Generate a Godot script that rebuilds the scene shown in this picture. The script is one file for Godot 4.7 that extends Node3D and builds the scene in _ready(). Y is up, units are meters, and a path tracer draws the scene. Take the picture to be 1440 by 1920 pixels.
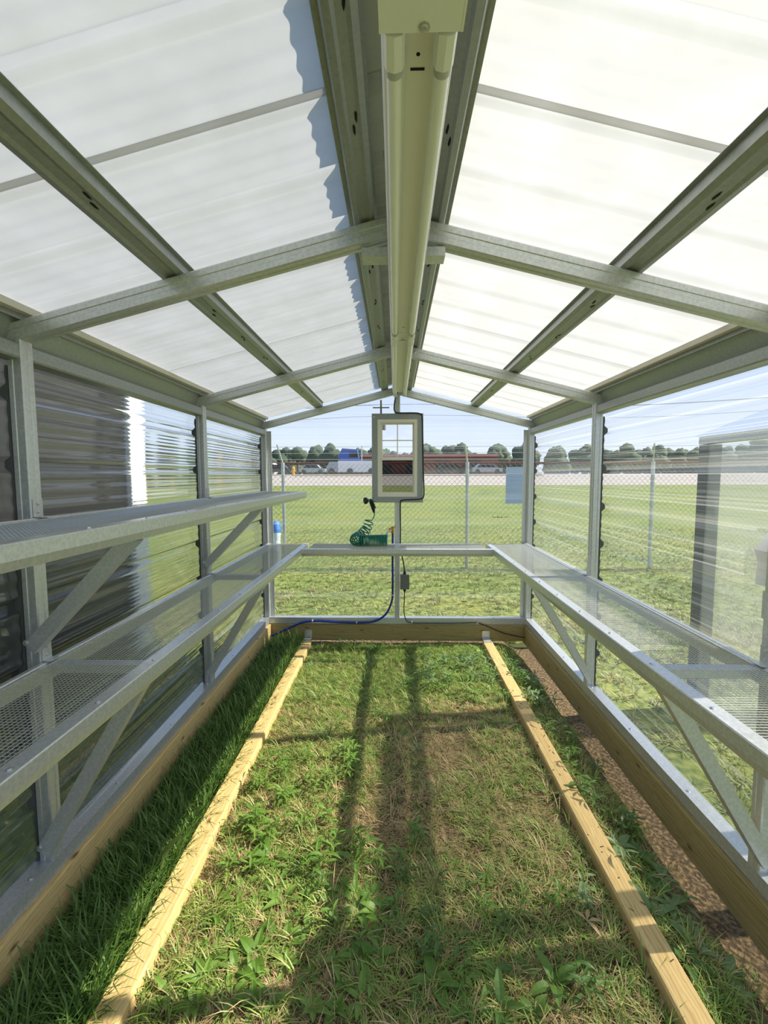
extends Node3D
# Walk-in greenhouse: metal frame, clear ribbed walls, white translucent roof, wire benches, grass floor.
# x to the right, y up, z towards the viewer; "depth" d below always means -z.

const W := 1.185            # inner face of the wall posts
const T := 0.05             # tube size
const D0 := 0.08
const D1 := 1.4415
const D2 := 2.805
const D3 := 4.1546
const SILL := 0.238
const BENCH := 0.9344
const SHELF := 1.4144
const BX := 0.808           # front edge of side benches
const BD := 3.8166          # front edge of back bench
const EAVE := 1.9755        # rafter underside at |x| = 1.2
const SLOPE := 0.254

var rng := RandomNumberGenerator.new()
var noise := FastNoiseLite.new()
var taken := {}
var M := {}

# ------------------------------------------------------------------ mesh builder
class MB:
	var v := PackedVector3Array()
	var n := PackedVector3Array()
	var u := PackedVector2Array()
	func tri(a: Vector3, b: Vector3, c: Vector3, na: Vector3, nb: Vector3, nc: Vector3, ua := Vector2.ZERO, ub := Vector2.ZERO, uc := Vector2.ZERO) -> void:
		if (b - a).cross(c - a).dot(na + nb + nc) > 0.0:
			v.append(a); v.append(c); v.append(b)
			n.append(na); n.append(nc); n.append(nb)
			u.append(ua); u.append(uc); u.append(ub)
		else:
			v.append(a); v.append(b); v.append(c)
			n.append(na); n.append(nb); n.append(nc)
			u.append(ua); u.append(ub); u.append(uc)
	func quad(a: Vector3, b: Vector3, c: Vector3, d: Vector3, nn: Vector3, ua := Vector2(0, 0), ub := Vector2(1, 0), uc := Vector2(1, 1), ud := Vector2(0, 1)) -> void:
		tri(a, b, c, nn, nn, nn, ua, ub, uc)
		tri(a, c, d, nn, nn, nn, ua, uc, ud)
	func box(c: Vector3, s: Vector3, bs := Basis()) -> void:
		var h := s / 2.0
		for ax in 3:
			var e := [Vector3.RIGHT, Vector3.UP, Vector3.BACK]
			var w: Vector3 = e[ax]
			var p: Vector3 = e[(ax + 1) % 3]
			var q: Vector3 = e[(ax + 2) % 3]
			for sg in [-1.0, 1.0]:
				var o: Vector3 = w * (w.dot(h)) * sg
				var pp: Vector3 = p * p.dot(h)
				var qq: Vector3 = q * q.dot(h)
				quad(c + bs * (o - pp - qq), c + bs * (o + pp - qq), c + bs * (o + pp + qq), c + bs * (o - pp + qq), (bs * (w * sg)).normalized(), Vector2(-p.dot(h), -q.dot(h)), Vector2(p.dot(h), -q.dot(h)), Vector2(p.dot(h), q.dot(h)), Vector2(-p.dot(h), q.dot(h)))
	# closed 2-D outline swept straight from a to b; xa, ya are the outline's axes
	func prism(poly: PackedVector2Array, a: Vector3, b: Vector3, xa: Vector3, ya: Vector3, caps := true) -> void:
		var k := poly.size()
		var cw := Geometry2D.is_polygon_clockwise(poly)
		var run := 0.0
		var lng := a.distance_to(b)
		for i in k:
			var p := poly[i]
			var q := poly[(i + 1) % k]
			var e := q - p
			if e.length() < 1e-6:
				continue
			var nn := Vector2(e.y, -e.x).normalized()
			if cw:
				nn = -nn
			var n3 := (xa * nn.x + ya * nn.y).normalized()
			var p3 := xa * p.x + ya * p.y
			var q3 := xa * q.x + ya * q.y
			quad(a + p3, b + p3, b + q3, a + q3, n3, Vector2(0, run), Vector2(lng, run), Vector2(lng, run + e.length()), Vector2(0, run + e.length()))
			run += e.length()
		if caps:
			var dir := (b - a).normalized()
			var t := Geometry2D.triangulate_polygon(poly)
			for i in range(0, t.size(), 3):
				var f := []
				for j in 3:
					f.append(xa * poly[t[i + j]].x + ya * poly[t[i + j]].y)
				tri(a + f[0], a + f[1], a + f[2], -dir, -dir, -dir, poly[t[i]], poly[t[i + 1]], poly[t[i + 2]])
				tri(b + f[0], b + f[1], b + f[2], dir, dir, dir, poly[t[i]], poly[t[i + 1]], poly[t[i + 2]])
	# round tube along points, radius r (or one per point)
	func tube(pts: Array, r, sides := 8, caps := true) -> void:
		var m := pts.size()
		var ref := Vector3.UP
		var rings := []
		var last := Vector3.ZERO
		for i in m:
			var dir: Vector3 = (pts[mini(i + 1, m - 1)] - pts[maxi(i - 1, 0)]).normalized()
			if i == 0:
				ref = Vector3.UP if absf(dir.y) < 0.9 else Vector3.RIGHT
				last = (ref - dir * ref.dot(dir)).normalized()
			else:
				last = (last - dir * last.dot(dir)).normalized()
			var side := dir.cross(last)
			var ring := []
			for j in sides:
				var an := TAU * j / sides
				ring.append(last * cos(an) + side * sin(an))
			rings.append(ring)
		for i in m - 1:
			var r0: float = r[i] if r is Array else r
			var r1: float = r[i + 1] if r is Array else r
			for j in sides:
				var k := (j + 1) % sides
				var a: Vector3 = rings[i][j]
				var b: Vector3 = rings[i][k]
				var c: Vector3 = rings[i + 1][k]
				var d: Vector3 = rings[i + 1][j]
				tri(pts[i] + a * r0, pts[i] + b * r0, pts[i + 1] + c * r1, a, b, c)
				tri(pts[i] + a * r0, pts[i + 1] + c * r1, pts[i + 1] + d * r1, a, c, d)
		if caps:
			for e in [0, m - 1]:
				var rr: float = r[e] if r is Array else r
				var dir: Vector3 = (pts[0] - pts[1]).normalized() if e == 0 else (pts[m - 1] - pts[m - 2]).normalized()
				for j in sides:
					tri(pts[e], pts[e] + rings[e][j] * rr, pts[e] + rings[e][(j + 1) % sides] * rr, dir, dir, dir)
	# lathe: list of (radius, height) about axis ax at o
	func lathe(pr: Array, o: Vector3, ax: Vector3, sides := 12) -> void:
		var s := ax.cross(Vector3.UP if absf(ax.y) < 0.9 else Vector3.RIGHT).normalized()
		var t := ax.cross(s).normalized()
		for i in pr.size() - 1:
			var p: Vector2 = pr[i]
			var q: Vector2 = pr[i + 1]
			var e := q - p
			if e.length() < 1e-7:
				continue
			var nr := Vector2(e.y, -e.x).normalized()
			for j in sides:
				var a0 := TAU * j / sides
				var a1 := TAU * (j + 1) / sides
				var d0 := s * cos(a0) + t * sin(a0)
				var d1 := s * cos(a1) + t * sin(a1)
				var n0 := d0 * nr.x + ax * nr.y
				var n1 := d1 * nr.x + ax * nr.y
				if p.x > 1e-6:
					tri(o + d0 * p.x + ax * p.y, o + d1 * p.x + ax * p.y, o + d1 * q.x + ax * q.y, n0, n1, n1)
				if q.x > 1e-6:
					tri(o + d0 * p.x + ax * p.y, o + d1 * q.x + ax * q.y, o + d0 * q.x + ax * q.y, n0, n1, n0)
	func append(o: MB) -> void:
		v.append_array(o.v); n.append_array(o.n); u.append_array(o.u)
	func surface(m: ArrayMesh) -> void:
		if v.is_empty():
			return
		var a := []
		a.resize(Mesh.ARRAY_MAX)
		a[Mesh.ARRAY_VERTEX] = v
		a[Mesh.ARRAY_NORMAL] = n
		a[Mesh.ARRAY_TEX_UV] = u
		m.add_surface_from_arrays(Mesh.PRIMITIVE_TRIANGLES, a)
	func mesh() -> ArrayMesh:
		var m := ArrayMesh.new()
		surface(m)
		return m

# ------------------------------------------------------------------ naming helpers
func numbered(called: String) -> String:
	var k: int = taken.get(called, -1) + 1
	taken[called] = k
	return called if k == 0 else "%s_%03d" % [called, k]

func tag(o: Node3D, label: String, category: String, group := "", kind := "") -> void:
	o.set_meta("label", label)
	o.set_meta("category", category)
	if group:
		o.set_meta("group", group)
	if kind:
		o.set_meta("kind", kind)

func thing(called: String, label: String, category: String, at := Vector3.ZERO, group := "", kind := "") -> Node3D:
	var o := Node3D.new()
	o.name = numbered(called)
	add_child(o, true)
	o.position = at
	tag(o, label, category, group, kind)
	return o

# a part: mesh coordinates are world coordinates, brought into the parent's own frame
func part(called: String, mb: MB, mat: Material, parent: Node3D) -> MeshInstance3D:
	return part_mesh(called, mb.mesh(), mat, parent)

func part_mesh(called: String, m: Mesh, mat: Material, parent: Node3D) -> MeshInstance3D:
	var o := MeshInstance3D.new()
	o.name = called
	o.mesh = m
	if mat:
		o.material_override = mat
	parent.add_child(o, true)
	var p: Node3D = parent
	var off := Vector3.ZERO
	while p != self:
		off += p.position
		p = p.get_parent()
	o.position = -off
	return o

func single(called: String, mb: MB, mat: Material, label: String, category: String, group := "", kind := "") -> MeshInstance3D:
	var o := MeshInstance3D.new()
	o.name = numbered(called)
	o.mesh = mb.mesh()
	o.material_override = mat
	add_child(o, true)
	tag(o, label, category, group, kind)
	return o

# ------------------------------------------------------------------ materials
func mat(c: Color, rough := 0.7, metal := 0.0) -> StandardMaterial3D:
	var m := StandardMaterial3D.new()
	m.albedo_color = c
	m.roughness = rough
	m.metallic = metal
	return m

func noise_tex(freq: float, ramp: Array, size := 512, kind := FastNoiseLite.TYPE_SIMPLEX_SMOOTH, octaves := 4, sd := 1) -> NoiseTexture2D:
	var f := FastNoiseLite.new()
	f.noise_type = kind
	f.frequency = freq
	f.fractal_octaves = octaves
	f.seed = sd
	var t := NoiseTexture2D.new()
	t.width = size
	t.height = size
	t.seamless = true
	t.noise = f
	var g := Gradient.new()
	g.offsets = PackedFloat32Array(ramp.map(func(x): return x[0]))
	g.colors = PackedColorArray(ramp.map(func(x): return x[1]))
	t.color_ramp = g
	return t

func wood_tex(light: Color, dark: Color, sd: int, knots: int) -> ImageTexture:
	var im := Image.create(512, 128, false, Image.FORMAT_RGB8)
	var f := FastNoiseLite.new()
	f.seed = sd
	f.frequency = 0.02
	var kn := []
	var r := RandomNumberGenerator.new()
	r.seed = sd
	for i in knots:
		kn.append(Vector2(r.randf() * 512, r.randf() * 128))
	for y in 128:
		for x in 512:
			var bend := f.get_noise_2d(x * 0.5, y * 1.5) * 10.0
			for k in kn:
				var dx: float = (x - k.x) / 26.0
				var dy: float = y - k.y
				bend += exp(-dx * dx - dy * dy / 300.0) * 9.0 * signf(dy)
			var g := 0.5 + 0.5 * sin((y + bend) * 0.62)
			g = pow(g, 2.0) * 0.42 + 0.28 * (f.get_noise_2d(x * 0.35 + 900, y * 14.0) + 0.5) + 0.22 * (f.get_noise_2d(x * 0.2, y * 3.0 + 300) + 0.4)
			var kd := 0.0
			for k in kn:
				var q := Vector2((x - k.x) / 1.6, y - k.y).length()
				kd = maxf(kd, clampf(1.25 - q / 6.0, 0, 1))
			var c := light.lerp(dark, clampf(g, 0, 1))
			c = c.lerp(Color(0.32, 0.2, 0.1), kd * 0.75)
			im.set_pixel(x, y, c)
	return ImageTexture.create_from_image(im)

func make_materials() -> void:
	# galvanised steel, with its spangle
	var g := mat(Color(0.84, 0.85, 0.845), 0.4, 0.55)
	g.albedo_texture = noise_tex(0.035, [[0.0, Color(0.88, 0.89, 0.89)], [0.5, Color(0.95, 0.955, 0.955)], [1.0, Color(1, 1, 1)]], 512, FastNoiseLite.TYPE_CELLULAR, 2, 3)
	g.roughness_texture = noise_tex(0.02, [[0.0, Color(0.75, 0.75, 0.75)], [1.0, Color(1, 1, 1)]], 256, FastNoiseLite.TYPE_SIMPLEX_SMOOTH, 4, 8)
	g.uv1_triplanar = true
	g.uv1_world_triplanar = true
	g.uv1_scale = Vector3(4.5, 4.5, 4.5)
	M.steel = g
	var gp := g.duplicate()
	gp.roughness = 0.5
	gp.albedo_color = Color(0.68, 0.695, 0.68)  # same galvanised steel, shade of its downward faces put into the colour
	M.purlin = gp
	var du := g.duplicate()
	du.roughness = 0.45
	du.albedo_color = Color(0.62, 0.64, 0.635)
	M.dull = du
	M.bolt = mat(Color(0.82, 0.83, 0.84), 0.3, 0.9)
	M.link = mat(Color(0.4, 0.42, 0.42), 0.6, 0.3)
	M.slot = mat(Color(0.05, 0.055, 0.05), 0.8)
	M.seal = mat(Color(0.33, 0.34, 0.34), 0.85)
	M.foam = mat(Color(0.84, 0.82, 0.76), 0.9)
	# clear ribbed polycarbonate: haze grades; pale strips paint in refracted light streaks
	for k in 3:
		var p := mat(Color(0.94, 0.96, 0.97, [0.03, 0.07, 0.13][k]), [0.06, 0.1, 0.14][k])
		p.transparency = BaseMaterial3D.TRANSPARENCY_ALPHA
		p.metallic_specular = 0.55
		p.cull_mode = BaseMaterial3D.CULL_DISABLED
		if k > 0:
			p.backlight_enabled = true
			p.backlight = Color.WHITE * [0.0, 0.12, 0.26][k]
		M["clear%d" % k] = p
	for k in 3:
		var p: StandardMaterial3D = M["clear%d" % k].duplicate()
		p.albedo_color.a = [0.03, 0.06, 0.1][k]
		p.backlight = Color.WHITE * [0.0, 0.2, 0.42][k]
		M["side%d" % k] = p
	var sol := mat(Color(0.97, 0.98, 0.98, 0.02), 0.03)
	sol.transparency = BaseMaterial3D.TRANSPARENCY_ALPHA
	sol.refraction_enabled = true
	sol.refraction_scale = 0.05
	M.solid = sol
	# white translucent roof sheet
	var rf := mat(Color(0.865, 0.865, 0.85), 0.55)
	rf.albedo_texture = noise_tex(0.012, [[0.0, Color(0.93, 0.93, 0.92)], [1.0, Color(1, 1, 1)]], 512, FastNoiseLite.TYPE_SIMPLEX_SMOOTH, 5, 12)
	rf.uv1_triplanar = true
	rf.uv1_world_triplanar = true
	rf.uv1_scale = Vector3(0.8, 0.8, 0.8)
	rf.backlight_enabled = true
	rf.backlight = Color(1, 1, 1)
	rf.cull_mode = BaseMaterial3D.CULL_DISABLED
	M.roof = rf
	M.cap = mat(Color(0.62, 0.66, 0.7), 0.5, 0.6)
	# softwood
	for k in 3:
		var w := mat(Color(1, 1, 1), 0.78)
		w.albedo_texture = wood_tex([Color(0.86, 0.76, 0.53), Color(0.89, 0.79, 0.55), Color(0.68, 0.62, 0.42)][k], [Color(0.7, 0.57, 0.33), Color(0.74, 0.6, 0.34), Color(0.49, 0.43, 0.25)][k], 40 + k, [2, 1, 3][k])  # third tone: olive wood with shade darkened into it
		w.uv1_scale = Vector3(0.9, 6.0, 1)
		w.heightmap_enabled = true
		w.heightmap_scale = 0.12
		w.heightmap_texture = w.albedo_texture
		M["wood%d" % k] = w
	M.white = mat(Color(0.95, 0.95, 0.93), 0.45)
	M.tube = mat(Color(0.97, 0.97, 0.955), 0.18)
	M.vinyl = mat(Color(0.9, 0.89, 0.83), 0.4)
	M.black = mat(Color(0.03, 0.03, 0.032), 0.5)
	M.cable = mat(Color(0.025, 0.025, 0.027), 0.55)
	M.teal = mat(Color(0.02, 0.46, 0.4), 0.3)
	M.pipe = mat(Color(0.02, 0.17, 0.5), 0.35)
	M.brass = mat(Color(0.72, 0.52, 0.2), 0.3, 0.85)
	M.grey = mat(Color(0.42, 0.43, 0.42), 0.55)
	M.light_grey = mat(Color(0.74, 0.75, 0.74), 0.45)
	M.aqua = mat(Color(0.25, 0.6, 0.72), 0.4)
	var gl := mat(Color(1, 1, 1, 0.03), 0.02)
	gl.transparency = BaseMaterial3D.TRANSPARENCY_ALPHA
	M.glass = gl
	var sc := mat(Color(0.1, 0.1, 0.1, 0.4), 0.2)
	sc.transparency = BaseMaterial3D.TRANSPARENCY_ALPHA
	sc.metallic_specular = 0.1
	M.screen = sc
	# ground
	var so := mat(Color(1, 1, 1), 0.95)
	so.albedo_texture = noise_tex(0.03, [[0.0, Color(0.17, 0.14, 0.09)], [0.4, Color(0.31, 0.255, 0.17)], [0.65, Color(0.47, 0.39, 0.26)], [1.0, Color(0.65, 0.55, 0.38)]], 1024, FastNoiseLite.TYPE_SIMPLEX_SMOOTH, 6, 21)
	so.uv1_triplanar = true
	so.uv1_world_triplanar = true
	so.uv1_scale = Vector3(1.3, 1.3, 1.3)
	so.heightmap_enabled = true
	so.heightmap_texture = so.albedo_texture
	so.heightmap_scale = 1.2
	M.soil = so
	var lw := mat(Color(1, 1, 1), 0.95)
	lw.albedo_texture = noise_tex(0.045, [[0.0, Color(0.29, 0.34, 0.13)], [0.4, Color(0.42, 0.47, 0.19)], [0.62, Color(0.53, 0.56, 0.27)], [1.0, Color(0.68, 0.63, 0.4)]], 1024, FastNoiseLite.TYPE_SIMPLEX_SMOOTH, 6, 31)
	lw.uv1_triplanar = true
	lw.uv1_world_triplanar = true
	lw.uv1_scale = Vector3(0.22, 0.22, 0.22)
	lw.detail_enabled = true
	lw.detail_blend_mode = BaseMaterial3D.BLEND_MODE_MUL
	lw.detail_uv_layer = BaseMaterial3D.DETAIL_UV_2
	lw.detail_albedo = noise_tex(0.02, [[0.0, Color(0.75, 0.82, 0.7)], [0.5, Color(0.95, 0.98, 0.9)], [1.0, Color(1.0, 0.95, 0.85)]], 512, FastNoiseLite.TYPE_SIMPLEX_SMOOTH, 3, 33)
	lw.uv2_triplanar = true
	lw.uv2_world_triplanar = true
	lw.uv2_scale = Vector3(0.035, 0.035, 0.035)
	M.lawn = lw
	var rd := mat(Color(1, 1, 1), 0.95)
	rd.albedo_texture = noise_tex(0.05, [[0.0, Color(0.56, 0.53, 0.49)], [1.0, Color(0.72, 0.69, 0.65)]], 512, FastNoiseLite.TYPE_SIMPLEX_SMOOTH, 5, 35)
	rd.uv1_triplanar = true
	rd.uv1_world_triplanar = true
	rd.uv1_scale = Vector3(0.15, 0.15, 0.15)
	M.road = rd
	# foliage
	var gr := mat(Color(1, 1, 1), 0.55)
	gr.vertex_color_use_as_albedo = true
	gr.backlight_enabled = true
	gr.backlight = Color(0.5, 0.5, 0.5)
	gr.cull_mode = BaseMaterial3D.CULL_DISABLED
	M.blade = gr
	var lc := [Color(0.33, 0.47, 0.15), Color(0.4, 0.53, 0.2), Color(0.26, 0.4, 0.14), Color(0.42, 0.52, 0.34), Color(0.72, 0.6, 0.44)]
	for k in 5:
		var l := mat(lc[k], 0.5)
		l.backlight_enabled = true
		l.backlight = Color(0.55, 0.6, 0.4)
		l.cull_mode = BaseMaterial3D.CULL_DISABLED
		M["leaf%d" % k] = l
	M.stem = mat(Color(0.38, 0.46, 0.2), 0.6)
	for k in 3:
		var t := mat([Color(0.34, 0.42, 0.33), Color(0.38, 0.45, 0.36), Color(0.31, 0.39, 0.32)][k], 0.9)  # distance haze is mixed into these crown greens
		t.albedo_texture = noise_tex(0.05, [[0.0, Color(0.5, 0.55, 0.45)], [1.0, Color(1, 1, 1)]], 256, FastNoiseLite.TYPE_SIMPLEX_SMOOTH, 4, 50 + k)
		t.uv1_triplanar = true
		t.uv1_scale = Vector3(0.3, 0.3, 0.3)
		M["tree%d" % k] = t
	M.bark = mat(Color(0.3, 0.25, 0.2), 0.9)

# ------------------------------------------------------------------ profiles
func rect(x0: float, y0: float, x1: float, y1: float) -> PackedVector2Array:
	return PackedVector2Array([Vector2(x0, y0), Vector2(x1, y0), Vector2(x1, y1), Vector2(x0, y1)])

# square tube with chamfered arrises and a shallow groove down each visible face
func post_profile(w: float, h: float) -> PackedVector2Array:
	var c := 0.004
	var g := 0.0022
	var r := PackedVector2Array()
	var hx := w / 2
	var hy := h / 2
	for s in [[-hx, -hy, 1, 0], [hx, -hy, 0, 1], [hx, hy, -1, 0], [-hx, hy, 0, -1]]:
		var p := Vector2(s[0], s[1])
		var t := Vector2(s[2], s[3])
		var inn := Vector2(-t.y, t.x)
		var l := w if s[3] == 0 else h
		for q in [[c, 0.0], [l * 0.36, 0.0], [l * 0.4, g], [l * 0.6, g], [l * 0.64, 0.0], [l - c, 0.0]]:
			r.append(p + t * q[0] + inn * q[1])
	return r

# rolled bench rail: top flange, web, lip turned in at 45 degrees. x points towards the aisle, y up, origin at the top front arris
func rail_profile() -> PackedVector2Array:
	var t := 0.0025
	return PackedVector2Array([Vector2(-0.046, 0), Vector2(-0.003, 0), Vector2(0, -0.003), Vector2(0, -0.037), Vector2(-0.0075, -0.06), Vector2(-0.0075 - t, -0.06), Vector2(-t, -0.0375), Vector2(-t, -t - 0.0015), Vector2(-0.0035, -t), Vector2(-0.046, -t)])

# roof and wall sheet: major rib every 9 in, three low waves between. s metres across the sheet -> height
func sheet_height(s: float) -> float:
	var q := fposmod(s, 0.2286)
	if q < 0.062:
		var a := q / 0.062
		return 0.021 * smoothstep(0.0, 0.36, a) * (1.0 - smoothstep(0.64, 1.0, a))
	return 0.0032 * (1.0 - cos((q - 0.062) / 0.1666 * TAU * 3.0)) * 0.5

func ground_y(x: float, d: float) -> float:
	var g := noise.get_noise_2d(x * 55.0, d * 55.0) * 0.012 + noise.get_noise_2d(x * 240.0 + 70, d * 240.0) * 0.006
	g -= 0.075 * smoothstep(0.97, 1.14, x)
	g -= 0.05 * smoothstep(-1.05, -1.2, x)
	g -= 0.022 * smoothstep(4.0, 4.15, d)
	return g

func outer_y(x: float, d: float) -> float:
	var y := -0.05 * (1.0 - smoothstep(4.5, 7.0, d)) + noise.get_noise_2d(x * 6.0, d * 6.0) * 0.03
	y += 0.5 * smoothstep(10.0, 45.0, d) + 1.25 * smoothstep(42.0, 72.0, d)
	return y

func roof_y(x: float) -> float:      # underside of the rafters
	return EAVE + SLOPE * (1.2 - absf(x))

# ------------------------------------------------------------------ scene
func _ready() -> void:
	rng.seed = 7
	noise.seed = 5
	noise.frequency = 0.02
	# camera
	var cam := Camera3D.new()
	cam.name = "camera"
	add_child(cam)
	cam.fov = rad_to_deg(2.0 * atan(960.0 / 858.0))
	cam.near = 0.02
	cam.far = 500.0
	cam.transform = Transform3D(Basis(Vector3.UP, 0.0246) * Basis(Vector3.RIGHT, -0.0793) * Basis(Vector3.BACK, -0.0025), Vector3(-0.0129, 1.5523, 0.0))
	cam.current = true
	# sky
	var sky := ProceduralSkyMaterial.new()
	sky.sky_top_color = Color(0.56, 0.69, 0.89)
	sky.sky_horizon_color = Color(0.88, 0.92, 0.97)
	sky.sky_curve = 0.22
	sky.ground_bottom_color = Color(0.4, 0.42, 0.3)
	sky.ground_horizon_color = Color(0.62, 0.64, 0.58)
	sky.sun_angle_max = 25.0
	sky.sun_curve = 0.12
	var env := Environment.new()
	env.background_mode = Environment.BG_SKY
	env.sky = Sky.new()
	env.sky.sky_material = sky
	env.background_energy_multiplier = 1.08
	env.tonemap_mode = Environment.TONE_MAPPER_LINEAR
	env.tonemap_exposure = 1.16
	env.sdfgi_enabled = true
	env.ssao_enabled = true
	env.ssil_enabled = true
	var we := WorldEnvironment.new()
	we.name = "environment"
	we.environment = env
	add_child(we)
	# sun: from the right and a little from behind the end wall
	var sun := DirectionalLight3D.new()
	sun.name = "sun"
	sun.light_color = Color(1.0, 0.965, 0.905)
	sun.light_energy = 2.55
	sun.light_angular_distance = 0.6
	sun.shadow_enabled = true
	add_child(sun)
	sun.look_at_from_position(Vector3(1.0, 0.85, -0.15) * 20.0, Vector3.ZERO)

	make_materials()
	build_ground()
	build_timbers()
	build_walls()
	build_roof()
	build_window()
	build_benches()
	build_runners()
	build_lights()
	build_services()
	build_fence()
	build_neighbours()
	build_background()
	build_grass()
	build_weeds()

# ------------------------------------------------------------------ ground
func build_ground() -> void:
	var mb := MB.new()
	var nx := 90
	var nd := 130
	var x0 := -1.34
	var dx := 2.68 / nx
	var e0 := -0.3
	var dd := 4.62 / nd
	for i in nx:
		for j in nd:
			var c := []
			var nn := []
			for q in [[0, 0], [1, 0], [1, 1], [0, 1]]:
				var x: float = x0 + (i + q[0]) * dx
				var d: float = e0 + (j + q[1]) * dd
				c.append(Vector3(x, ground_y(x, d), -d))
				nn.append(Vector3(-(ground_y(x + 0.01, d) - ground_y(x - 0.01, d)) / 0.02, 1.0, (ground_y(x, d + 0.01) - ground_y(x, d - 0.01)) / 0.02).normalized())
			mb.tri(c[0], c[1], c[2], nn[0], nn[1], nn[2])
			mb.tri(c[0], c[2], c[3], nn[0], nn[2], nn[3])
	single("floor", mb, M.soil, "bare brown soil and dry thatch floor under the grass", "ground", "", "structure")
	# lawn outside, finer near the greenhouse
	mb = MB.new()
	var ds := [-30.0, -12.0, -5.0, -1.0, 1.0, 3.0, 4.6, 5.6, 6.8, 8.0, 10.0, 13.0, 17.0, 22.0, 28.0, 35.0, 42.0, 46.0]
	var xs := [-150.0, -90.0, -50.0, -30.0, -18.0, -11.0, -7.0, -4.0, -2.4, -1.36, 1.36, 2.4, 4.0, 7.0, 11.0, 18.0, 30.0, 50.0, 90.0, 150.0]
	for i in xs.size() - 1:
		for j in ds.size() - 1:
			if i == 9 and ds[j] >= -1.0 and ds[j] < 4.0:
				continue
			var p := []
			for q in [[0, 0], [1, 0], [1, 1], [0, 1]]:
				var x: float = xs[i + q[0]]
				var d: float = ds[j + q[1]]
				p.append(Vector3(x, outer_y(x, d), -d))
			mb.quad(p[0], p[1], p[2], p[3], Vector3.UP)
	for d in [[-1.0, -0.28], [4.3, 4.6]]:
		mb.quad(Vector3(-1.36, -0.06, -d[0]), Vector3(1.36, -0.06, -d[0]), Vector3(1.36, -0.06, -d[1]), Vector3(-1.36, -0.06, -d[1]), Vector3.UP)
	single("lawn", mb, M.lawn, "mown green and straw-coloured lawn outside the greenhouse walls", "lawn", "", "structure")
	mb = MB.new()
	var dr := [46.0, 52.0, 58.0, 64.0, 72.0, 100.0, 160.0]
	for j in dr.size() - 1:
		mb.quad(Vector3(-150, outer_y(-150, dr[j]), -dr[j]), Vector3(150, outer_y(-150, dr[j]), -dr[j]), Vector3(150, outer_y(-150, dr[j + 1]), -dr[j + 1]), Vector3(-150, outer_y(-150, dr[j + 1]), -dr[j + 1]), Vector3.UP)
	single("gravel_road", mb, M.road, "pale grey gravel road beyond the lawn", "road", "", "structure")

func bevel_board(w: float, h: float, c := 0.005) -> PackedVector2Array:
	var a := w / 2
	var b := h / 2
	return PackedVector2Array([Vector2(-a + c, -b), Vector2(a - c, -b), Vector2(a, -b + c), Vector2(a, b - c), Vector2(a - c, b), Vector2(-a + c, b), Vector2(-a, b - c), Vector2(-a, -b + c)])

func build_timbers() -> void:
	for s in [-1, 1]:
		var o := thing("baseboard_left" if s < 0 else "baseboard_right", "yellow softwood base timber lying under the left clear wall" if s < 0 else "olive base timber, darkened to stand for shade, lying under the right clear wall", "timber", Vector3(1.213 * s, 0.0, 0), "", "structure")
		var lo: float = -0.06 if s < 0 else 0.008
		var th := 0.086 if s < 0 else 0.044
		var tx: float = (1.17 + th / 2) * s
		var mb := MB.new()
		mb.prism(bevel_board(th, 0.176 - lo), Vector3(tx, (0.176 + lo) / 2, 0.2), Vector3(tx, (0.176 + lo) / 2, -4.24), Vector3.RIGHT, Vector3.UP)
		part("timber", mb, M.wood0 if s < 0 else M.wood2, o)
	var bk := thing("baseboard_back", "olive softwood base timber with knots, darkened to stand for shade, along the end wall", "timber", Vector3(0, 0, -4.19), "", "structure")
	var mb2 := MB.new()
	mb2.prism(bevel_board(0.086, 0.15), Vector3(-1.168, 0.1, -4.183), Vector3(1.168, 0.1, -4.183), Vector3.FORWARD, Vector3.UP)
	part("timber", mb2, M.wood2, bk)

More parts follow.
